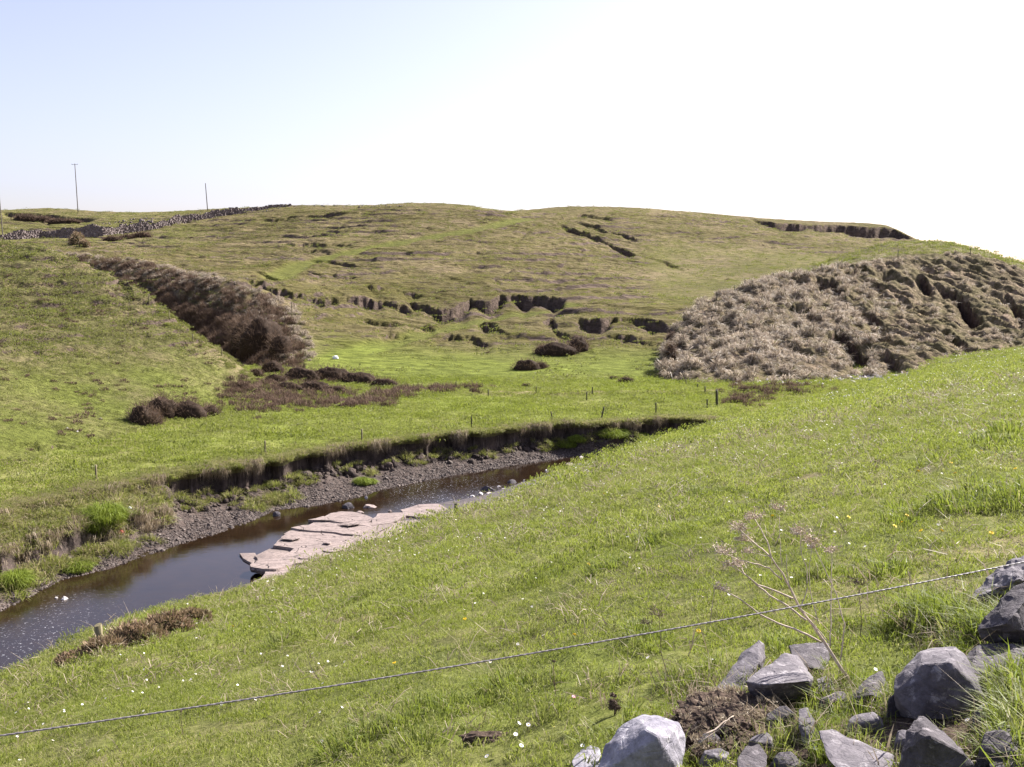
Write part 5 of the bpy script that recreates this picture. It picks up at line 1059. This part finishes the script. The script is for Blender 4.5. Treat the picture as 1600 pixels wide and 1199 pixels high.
for i, (t, b, l, wd, m) in enumerate([
    ((150.5, 726), (150.5, 751), 'straight pale post on the bank top, leftmost of the bank posts', .13, 'wood'), ((414.7, 688.5), (414.7, 711), 'straight pale post on the bank top, second from the left', .12, 'wood'),
    ((565.6, 670), (565.6, 690), 'straight post on the bank top, third from the left', .13, 'wood'), ((736.8, 651), (736.8, 669), 'straight dark post on the bank top, fourth from the left', .11, 'wood_dark'),
    ((860.5, 643.5), (864.5, 658.5), 'post on the bank top leaning left', .12, 'wood_dark'), ((943.7, 636), (939.5, 655), 'post on the bank top leaning right', .13, 'wood_dark'), ((1024.6, 629.5), (1024.9, 648), 'upright dark post on the bank top above the last bend', .13, 'wood_dark')]):
    post(t, b, 'pasture', l, wd, m, GB, i)
GC = 'fence posts crossing the meadow'
for i, (t, b, l, wd) in enumerate([
    ((712.6, 596.5), (712.6, 607.5), 'thin meadow post, leftmost of the farther row', .12), ((763, 608.5), (763, 620.5), 'thin meadow post, second from the left of the farther row', .12), ((837.8, 604.5), (837.8, 615), 'thin meadow post beside the tiny bush', .11),
    ((916.7, 613), (916.7, 626), 'darker meadow post below the flat little bush', .14), ((925.6, 605.5), (925.6, 616.5), 'short pale meadow post just behind the darker one', .12), ((1104.7, 624), (1104.9, 637.5), 'small dark post standing left of the thick strainer post', .15),
    ((1101.5, 604.5), (1101.5, 616), 'post in the line up to the brown slope, nearest but one to the strainer post', .15), ((1090, 600), (1090, 608), 'short post in the line running up to the brown slope, third from its foot', .13),
    ((1071.5, 593), (1072, 602), 'post in the line running up to the brown slope, beside its toe', .13), ((1055.5, 580), (1056.5, 587.5), 'topmost post of the line at the toe of the brown slope', .12)]):
    post(t, b, ('pasture', 'right'), l, wd, 'wood_dark', GC, 20 + i)
post((1119.0, 609.5), (1120.2, 634.5), 'pasture', 'thick dark strainer post, the stoutest in the meadow', .26, 'wood_dark', GC, 40, 'strainer_post')
GL = 'fence posts along the brow of the left hill'
for i, (t, b, l) in enumerate([
    ((180.6, 420), (180.6, 430), 'post on the brow of the left hill, highest of the line'), ((209.4, 435), (209.2, 448), 'post on the brow of the left hill, second from the top'), ((232.7, 460.5), (232.7, 475), 'post on the brow of the left hill beside the bare slip'),
    ((264.7, 489.5), (264.7, 499.5), 'post on the brow of the left hill at mid height'), ((301.5, 522.5), (301.5, 534), 'post on the brow of the left hill, third from the bottom'), ((346.9, 545.5), (346.9, 557), 'post on the brow of the left hill, second from the bottom'), ((364.7, 550.5), (364.7, 560), 'post on the brow of the left hill, lowest of the line')]):
    post(t, b, 'left', l, .12, 'wood', GL, 50 + i)
GH = 'fence posts on the far hill above the gully'
for i, (t, b, l) in enumerate([((393.5, 444.5), (393.5, 456), 'thin post on the gully rim, highest of the gully posts'), ((424.7, 452.5), (424.7, 464), 'thin post on the gully rim, second highest'), ((456.2, 471), (456.8, 502), 'tall thin post beside the gully'), ((458.6, 509), (459.4, 526), 'thin post below the tall one beside the gully'),
    ((477.6, 549), (477.6, 560), 'thin post at the foot of the slope, lowest of the gully posts'), ((760.6, 336.5), (760.6, 349), 'lone post near the skyline where the grassy track tops the hill')]):
    post(t, b, 'back', l, .14, 'wood', GH, 60 + i)
GR = 'fence posts along the crest of the brown slope'
for i, (t, b, l) in enumerate([((1068, 492), (1068, 504), 'post at the lower left corner of the brown slope crest'), ((1099.5, 467.5), (1099.5, 474), 'second crest post from the left end of the brown slope'), ((1120, 460.5), (1120, 468.5), 'third crest post from the left end of the brown slope'), ((1147.7, 450.5), (1147.7, 458.5), 'fourth crest post from the left end of the brown slope'),
    ((1163.8, 441.5), (1163.8, 449.5), 'fifth crest post from the left end of the brown slope'), ((1208, 431), (1208, 438), 'sixth crest post from the left end of the brown slope'), ((1234, 425.5), (1234, 432.5), 'seventh crest post from the left end of the brown slope'), ((1283, 417), (1283, 423.5), 'eighth crest post from the left end of the brown slope'),
    ((1309, 415), (1309, 420.5), 'ninth crest post from the left end of the brown slope'), ((1403, 394.5), (1403, 403), 'crest post below the knoll, second from the right end'), ((1516, 391), (1516, 398.5), 'rightmost crest post of the brown slope')]):
    post(t, b, 'right', l, .14, 'wood_dark', GR, 70 + i)
GN = 'posts along the brow of the near slope'
post((155, 974), (156.5, 1018), 'near', 'weathered round post standing in the bramble on the near brow', .13, 'wood', GN, 90)
post((712.6, 786), (712.8, 804), 'near', 'dark mossy post on the near brow beside the riffle', .14, 'wood_dark', GN, 91)
post((518, 871.5), (518, 884), 'near', 'short mossy post stump on the near brow beside the rock ledge', .09, 'wood', GN, 92)
# thin wire from the left edge to the near post
def tube(name, pts, rad, mat, parent=None, n=5, loc=None):
    pts = [Vector([float(v) for v in p]) for p in pts]; V = []; m = len(pts); rad = rad if isinstance(rad, (list, tuple)) else [rad] * m
    for k, p in enumerate(pts):
        d = (pts[min(k + 1, m - 1)] - pts[max(k - 1, 0)]).normalized(); a = d.cross(Vector((.13, .31, .94))).normalized(); b = d.cross(a)
        for i in range(n): w_ = 2 * math.pi * i / n; V.append(p + (a * math.cos(w_) + b * math.sin(w_)) * rad[k])
    Fq = [[k * n + i, k * n + (i + 1) % n, (k + 1) * n + (i + 1) % n, (k + 1) * n + i] for k in range(m - 1) for i in range(n)] + [list(range(n - 1, -1, -1)), list(range((m - 1) * n, m * n))]
    me = bpy.data.meshes.new(name); me.from_pydata(V, [], Fq); me.update()
    for p in me.polygons: p.use_smooth = len(p.vertices) == 4
    return link(name, me, mat, parent, loc)
pa = hit(156, 985, 'near'); k_ = pa[1] / F; pt = at(154.5, 982, pa[1]); A_ = at(-160, 1142, 14.5)
o = tube('thin_fence_wire', [A_ + (pt - A_) * t - np.array([0, 0, .06 * 4 * t * (1 - t)]) for t in np.linspace(0, 1, 14)], .006, M['wire']); tag(o, 'thin slack wire running from the left edge to the post in the bramble', 'wire')
# power poles
def pole(top, bot, label, arm=0., wd=.26, seed=0, surf='back'):
    c = hit(bot[0], bot[1], surf); k = c[1] / F; h = (bot[1] - top[1]) * k + .3; dx = (top[0] - bot[0]) * k; root = cyl('power_pole', (0, 0, -.6), (dx, 0, h), wd * .55, wd * .4, M['pole'], None, 10, seed, Vector(c.tolist()), .1); tag(root, label, 'power pole', 'wooden power poles on the left skyline')
    if arm:
        cyl('crossarm', (dx - arm, -.14, h - .35), (dx + arm, -.14, h - .28), .07, .07, M['pole'], root, 8, seed + 1)
        for s in (-1, 0, 1): cyl('insulator', (dx + s * arm * .88, -.14, h - .3), (dx + s * arm * .88, -.14, h + .02), .05, .035, M['pole'], root, 7, seed + 2 + s)
pole((120.3, 259.5), (122, 332), 'tall wooden power pole with a crossarm on the left skyline', 1.15, .32, 3)
pole((322.3, 289), (324.6, 330), 'plain wooden pole without crossarm on the skyline right of the tall one', 0, .3, 5)
pole((2.2, 303), (5, 374), 'plain wooden pole at the very left edge of the photograph', 0, .3, 7)

# ------------------------------------------------------------------ the near fence wire
w0, w1 = at(-260, 1186, 1.68), at(1820, 832, 2.35); N_ = 2000; pts = [w0 + (w1 - w0) * t - np.array([0, 0, .028 * 4 * t * (1 - t)]) for t in np.linspace(0, 1, N_)]
d = (w1 - w0) / np.linalg.norm(w1 - w0); a = np.cross(d, [0, 0, 1]); a /= np.linalg.norm(a); b = np.cross(d, a); Lw = np.linalg.norm(w1 - w0)
root = bpy.data.objects.new('fence_wire', None); COL.objects.link(root); root.location = Vector([float(v) for v in w0]); tag(root, 'taut twisted grey fence wire slanting across the foreground', 'wire')
for s in (0, math.pi):
    tube('strand', [p - w0 + (a * math.cos(s + q) + b * math.sin(s + q)) * .0005 for p, q in zip(pts, np.linspace(0, Lw / .03 * 2 * math.pi, N_))], .0015, M['wire'], root, 6)

# ------------------------------------------------------------------ dead plants
def umbel(root, p, R_, n, seed, mat='stem', down=0.):
    r = random.Random(seed); V = []; Fq = []
    def strip(a, b, w_):
        a, b = Vector(a), Vector(b); s = (b - a).cross(Vector((r.gauss(0, 1), r.gauss(0, 1), r.gauss(0, 1)))).normalized() * w_; i = len(V); V.extend([a - s, a + s, b + s * .6, b - s * .6]); Fq.append([i, i + 1, i + 2, i + 3])
    p = Vector([float(v) for v in p])
    for i in range(n):
        d = Vector((r.gauss(-.25, .8), r.gauss(0, .8), abs(r.gauss(.35, .5)))).normalized() * R_ * r.uniform(.4, 1.1); q = p + d; strip(p, q, .0012)
        for j in range(5):
            e = q + Vector((r.gauss(0, 1), r.gauss(0, 1), r.gauss(.3, .8))).normalized() * R_ * r.uniform(.15, .4); strip(q, e, .0008); strip(e, e + Vector((r.gauss(0, 1), r.gauss(0, 1), r.gauss(0, 1))).normalized() * .008, .0026)
    me = bpy.data.meshes.new('seed_head'); me.from_pydata(V, [], Fq); me.update(); return link('seed_head', me, M[mat], root)
def plant(name, label, stems, Y0, heads, zc=None, mat='stem', cat='plant'):
    """stems: (points in pixels from base to tip, base radius, lean in depth)."""
    base = at(stems[0][0][0][0], stems[0][0][0][1], Y0); root = bpy.data.objects.new(name, None); COL.objects.link(root); root.location = Vector([float(v) for v in base]); tag(root, label, cat)
    for L, r0, dy in stems:
        P = [np.array(at(a, b, Y0 + dy * i / max(1, len(L) - 1))) - base for i, (a, b) in enumerate(L)]
        Q = []
        for i in range(len(P) - 1):
            for t in (0, .34, .67): Q.append(P[i] + (P[i + 1] - P[i]) * t + np.array([RNG.normal(0, .0015), 0, RNG.normal(0, .0015)]))
        Q.append(P[-1]); rr = [r0 * 1.3 * (1 - .55 * i / len(Q)) for i in range(len(Q))]; tube('stem', Q, rr, M[mat], root, 5)
    for i, (a, b, R_, n, dy) in enumerate(heads): umbel(root, at(a, b, Y0 + dy) - base, R_, int(n * 2.6), 900 + i, mat)
    return root
zc = lambda L: [(1080 + a / 3.525, 760 + b / 3.525) for a, b in L]
YP = hit(1333, 1072, 'near')[1]
plant('dead_hogweed', 'tall dried out plant leaning left with branching bleached stems and seed heads', [
    (zc([(890, 1095), (800, 965), (730, 850), (660, 750), (600, 675), (545, 560), (500, 480), (440, 390)]), .0075, .12), (zc([(440, 390), (390, 345), (330, 300), (270, 240)]), .0035, .1), (zc([(440, 390), (420, 300), (380, 230), (350, 180)]), .003, .1),
    (zc([(500, 515), (430, 450), (350, 425), (260, 405), (180, 370)]), .0035, .0), (zc([(560, 620), (480, 580), (370, 545), (290, 480), (225, 440)]), .0042, -.05), (zc([(635, 740), (540, 665), (430, 600), (360, 540), (300, 490), (270, 440)]), .0042, .15),
    (zc([(715, 858), (600, 800), (480, 755), (370, 700), (280, 630), (175, 570)]), .0048, -.1), (zc([(440, 390), (400, 380), (330, 365)]), .002, 0), (zc([(545, 560), (525, 460), (525, 370)]), .002, .05),
    (zc([(600, 675), (640, 560), (640, 470), (605, 360), (600, 260)]), .0025, .1), (zc([(700, 760), (660, 600), (650, 470), (665, 310)]), .002, .05), (zc([(820, 960), (845, 760), (800, 600), (745, 480), (680, 340)]), .003, .1), (zc([(765, 880), (770, 700), (770, 500), (775, 360)]), .003, .15),
    (zc([(500, 440), (490, 320), (485, 160)]), .0015, .1), (zc([(600, 675), (700, 740), (790, 830)]), .002, .1), (zc([(760, 860), (700, 790), (620, 700)]), .0025, .05)], YP,
    [(*zc([(270, 240)])[0], .06, 14, .2), (*zc([(350, 180)])[0], .055, 14, .2), (*zc([(180, 370)])[0], .06, 14, .0), (*zc([(225, 440)])[0], .05, 10, 0), (*zc([(270, 440)])[0], .04, 8, .1), (*zc([(175, 570)])[0], .045, 10, -.1), (*zc([(330, 365)])[0], .04, 8, 0), (*zc([(600, 260)])[0], .05, 12, .1),
     (*zc([(665, 310)])[0], .05, 12, .1), (*zc([(680, 340)])[0], .04, 9, .1), (*zc([(775, 360)])[0], .045, 10, .15), (*zc([(485, 130)])[0], .045, 10, .1), (*zc([(300, 300)])[0], .05, 12, .15)])
plant('dead_stalk', 'thin upright dead stalk with a small seed head right of the leaning plant', [([(1344, 1005), (1346, 975), (1343, 940), (1341, 920), (1335, 912)], .0022, .05), ([(1342, 930), (1345, 915)], .0015, 0)], hit(1344, 1005, 'near')[1], [(1335, 910, .04, 6, 0), (1345, 914, .03, 5, 0)], mat='stem_dark')
plant('dead_stalk', 'bare dark dead stem crossing the wire left of the pointed stone', [([(1050, 1072), (1040, 1045), (1033, 1020), (1031, 990), (1030, 962)], .0022, .05), ([(1034, 1022), (1022, 998), (1012, 975)], .0012, 0)], hit(1050, 1072, 'near')[1], [(1030, 962, .06, 9, 0), (1012, 975, .04, 6, 0)], mat='stem_dark')
plant('dead_stalk', 'short dark stalk with a side twig standing in the turf left of the whitish boulder', [([(868, 1096), (867, 1070), (865, 1050), (866, 1032)], .003, .02), ([(867, 1070), (860, 1058)], .002, 0), ([(867, 1070), (872, 1058)], .0015, 0)], hit(868, 1096, 'near')[1], [(866, 1034, .012, 4, 0)], mat='stem_dark')
plant('dead_stalk', 'slender dark stalk hanging just below the wire near the left of the photograph', [([(286, 1156), (285, 1140), (283, 1125), (282.5, 1111)], .0025, .02)], hit(286, 1156, 'near')[1], [(283, 1112, .01, 3, 0)], mat='stem_dark')
q = plant('dock_stalk', 'brown rusty dock seed spike behind the whitish boulder', [([(960, 1118), (960, 1100), (958, 1082)], .003, .01), ([(962, 1116), (964, 1098)], .003, 0)], hit(960, 1118, 'near')[1], [(959, 1100, .028, 26, 0), (960, 1108, .03, 26, 0), (958, 1088, .016, 16, 0), (964, 1108, .02, 16, 0)], mat='stem_dark')
plant('curled_dead_stem', 'bleached curled stems in front of the whitish boulder left side', [([(842, 1125), (838, 1118), (838, 1108), (834, 1102)], .002, 0), ([(855, 1110), (862, 1100), (868, 1108), (874, 1128)], .0018, 0), ([(940, 1126), (944, 1112), (940, 1102), (950, 1100)], .0018, 0)], hit(855, 1128, 'near')[1], [])
plant('lying_dead_stem', 'long bleached stem lying on the turf in mid slope', [([(918, 878), (935, 868), (960, 861), (985, 854), (1002, 846)], .006, .5)], hit(918, 878, 'near')[1], [])
plant('lying_reed', 'dry split reed lying across the earth heap', [([(1100, 1150), (1118, 1140), (1132, 1128), (1146, 1119)], .004, .1), ([(1095, 1160), (1125, 1138), (1140, 1122)], .002, .1)], 4.25, [])

# ------------------------------------------------------------------ flowers
def flower_me(name, n, R_, petal, cmat, stem, seed, full=False, pk=.0):
    r = random.Random(seed); V = []; Fq = []; MI = []
    tx, ty = r.gauss(.15, .2), r.gauss(.1, .2); top = Vector((tx * stem, ty * stem, stem)); nrm = Vector((tx + .2, ty + .1, 1)).normalized(); a = nrm.orthogonal().normalized(); b = nrm.cross(a)
    layers = ((1., -.1), (.75, .12), (.5, .3)) if full else ((1., .12),)
    for rad, lift in layers:
        for i in range(n):
            w_ = 2 * math.pi * i / n + r.uniform(-.1, .1); hw = math.pi / n * 1.0; i0 = len(V); d = lambda an, q, l: top + (a * math.cos(an) + b * math.sin(an)) * R_ * rad * q + nrm * R_ * l
            V.extend([d(w_, .12, 0), d(w_ - hw, .75, lift * .7), d(w_, 1.0, lift), d(w_ + hw, .75, lift * .7)]); Fq.append([i0, i0 + 1, i0 + 2, i0 + 3]); MI.append(0)
    if not full:
        i0 = len(V); V.extend([top + (a * math.cos(q) + b * math.sin(q)) * R_ * .33 + nrm * R_ * .08 for q in [2 * math.pi * j / 7 for j in range(7)]]); V.append(top + nrm * R_ * .25)
        for j in range(7): Fq.append([i0 + j, i0 + (j + 1) % 7, i0 + 7]); MI.append(1)
    i0 = len(V); sw = R_ * .09
    for k in range(2):
        o_ = Vector((sw, 0, 0)) if k == 0 else Vector((0, sw, 0)); i0 = len(V); V.extend([Vector((0, 0, -.01)) - o_, Vector((0, 0, -.01)) + o_, top + o_, top - o_]); Fq.append([i0, i0 + 1, i0 + 2, i0 + 3]); MI.append(2)
    me = bpy.data.meshes.new(name); me.from_pydata(V, [], Fq); me.update()
    for m in (M[petal], M[cmat], M['blade']): me.materials.append(m)
    for p, m in zip(me.polygons, MI): p.material_index = m
    return me
DM = [flower_me('daisy', 13, .0125, 'white', 'centre', .06, i) for i in range(6)]; FM = [flower_me('dandelion', 18, .019, 'yellow', 'centre', .075, 20 + i, True) for i in range(4)]
dl = 'small white daisy open in the grazed turf of the near slope'
x, y = fan_pts(21000, -.58, .58, 4.2, 90); k = (y < np.interp(x / y, _uu, _yy) - .5) & (fbm(x, y, 3.0, 3, 341) + fbm(x, y, 11, 2, 342) * .6 > RNG.uniform(-.5, .75, len(x))); x, y = x[k], y[k]
o_ = np.argsort(y); x, y = x[o_], y[o_]; near_d = [i for i in range(len(x)) if abs(x[i] / y[i]) < .5][:270]
named = [(801, 1140), (822, 1142), (806, 1157), (868, 1153), (811, 1175), (778, 1138), (767, 1193), (787, 1175), (803, 1069), (899, 1120), (809, 1010), (905, 946), (743, 945), (835, 905), (160, 1180), (65, 1110), (170, 1093), (95, 1008), (215, 1000)]
def put(me, name, p, s, label, cat, group):
    o = bpy.data.objects.new(name, me); COL.objects.link(o); o.location = Vector([float(v) for v in p]); o.scale = (s, s, s); o.rotation_euler = (0, 0, random.uniform(0, 6.28)); return tag(o, label, cat, group)
for a, b in named: put(random.choice(DM), 'daisy', hit(a, b + 6, 'near'), 1.15, dl, 'flower', 'daisies scattered over the near slope')
for i in near_d: put(random.choice(DM), 'daisy', (x[i], y[i], hz('near', x[i], y[i])), .9 * (1 + y[i] / 50), dl, 'flower', 'daisies scattered over the near slope')
dc = bpy.data.collections.new('far_daisy')
for m in DM: dc.objects.link(bpy.data.objects.new('far_daisy', m))
rest = [i for i in range(len(x)) if i not in set(near_d)]; xr, yr = x[rest], y[rest]
scatter('distant_daisies', 'white daisies farther off on the near slope', dc, np.stack([xr, yr, near_z(xr, yr)], -1), np.stack([xr * 0, xr * 0, RNG.uniform(0, 6, len(xr))], -1), .9 * (1 + yr / 28))
put(flower_me('daisy', 13, .0125, 'pinkp', 'centre', .06, 77), 'pink_daisy', hit(894, 1104, 'near'), 1.1, 'single pink daisy in the turf left of the whitish boulder', 'flower', None)
DD = [(730, 976, 'yellow dandelion on a long stem in the middle of the near slope'), (921, 889, 'yellow dandelion by the end of the lying bleached stem'), (1207, 817, 'yellow dandelion behind the top of the dead plant'), (1322, 818, 'yellow dandelion right of the dead plant, level with its seed heads'),
      (1391, 833, 'yellow dandelion, left one of a close pair right of the dead plant'), (1415, 829, 'yellow dandelion, right one of a close pair right of the dead plant'), (1448, 842, 'yellow dandelion, left of two side by side at the right'), (1463, 843, 'yellow dandelion, right of two side by side at the right'), (1414, 816, 'small yellow dandelion just above the close pair'),
      (1524, 678, 'yellow dandelion in the upper right of the near slope'), (1561, 719, 'yellow dandelion by the dark tussocks near the right edge'), (1486, 731, 'lone yellow dandelion above the smooth grey stone'), (1433, 745, 'small yellow dandelion above and left of the grey stone'), (1591, 742, 'yellow dandelion at the right edge above the dark tussocks'),
      (1549, 845, 'yellow dandelion below the dark tussocks near the right edge'), (1495, 750, 'small yellow dandelion right of the grey stone'), (620, 1048, 'yellow dandelion close above the wire left of centre'), (1090, 999, 'yellow dandelion below the wire left of the pointed stone'), (40, 1053, 'yellow dandelion on the brow at the left edge'), (949, 772, 'yellow dandelion on the mid slope brow, upper of two'), (944, 777, 'yellow dandelion on the mid slope brow, lower of two'),
      (1027, 797, 'yellow dandelion alone on the middle of the slope'), (1121, 729, 'yellow dandelion high on the slope above the riffle'), (893, 1010, 'orange yellow dandelion right on the line of the wire'), (362, 987, 'yellow dandelion on the left part of the slope'), (1581, 583, 'yellow dandelion near the top of the near slope at the right edge'), (1530, 712, 'yellow dandelion beside pale daisies in the upper right of the near slope')]
for a, b, l in DD:
    p = hit(a, b + 3, 'near'); root = put(random.choice(FM), 'dandelion', p, 1.0 * (1 + p[1] / 45), l, 'flower', 'dandelions in the near turf')
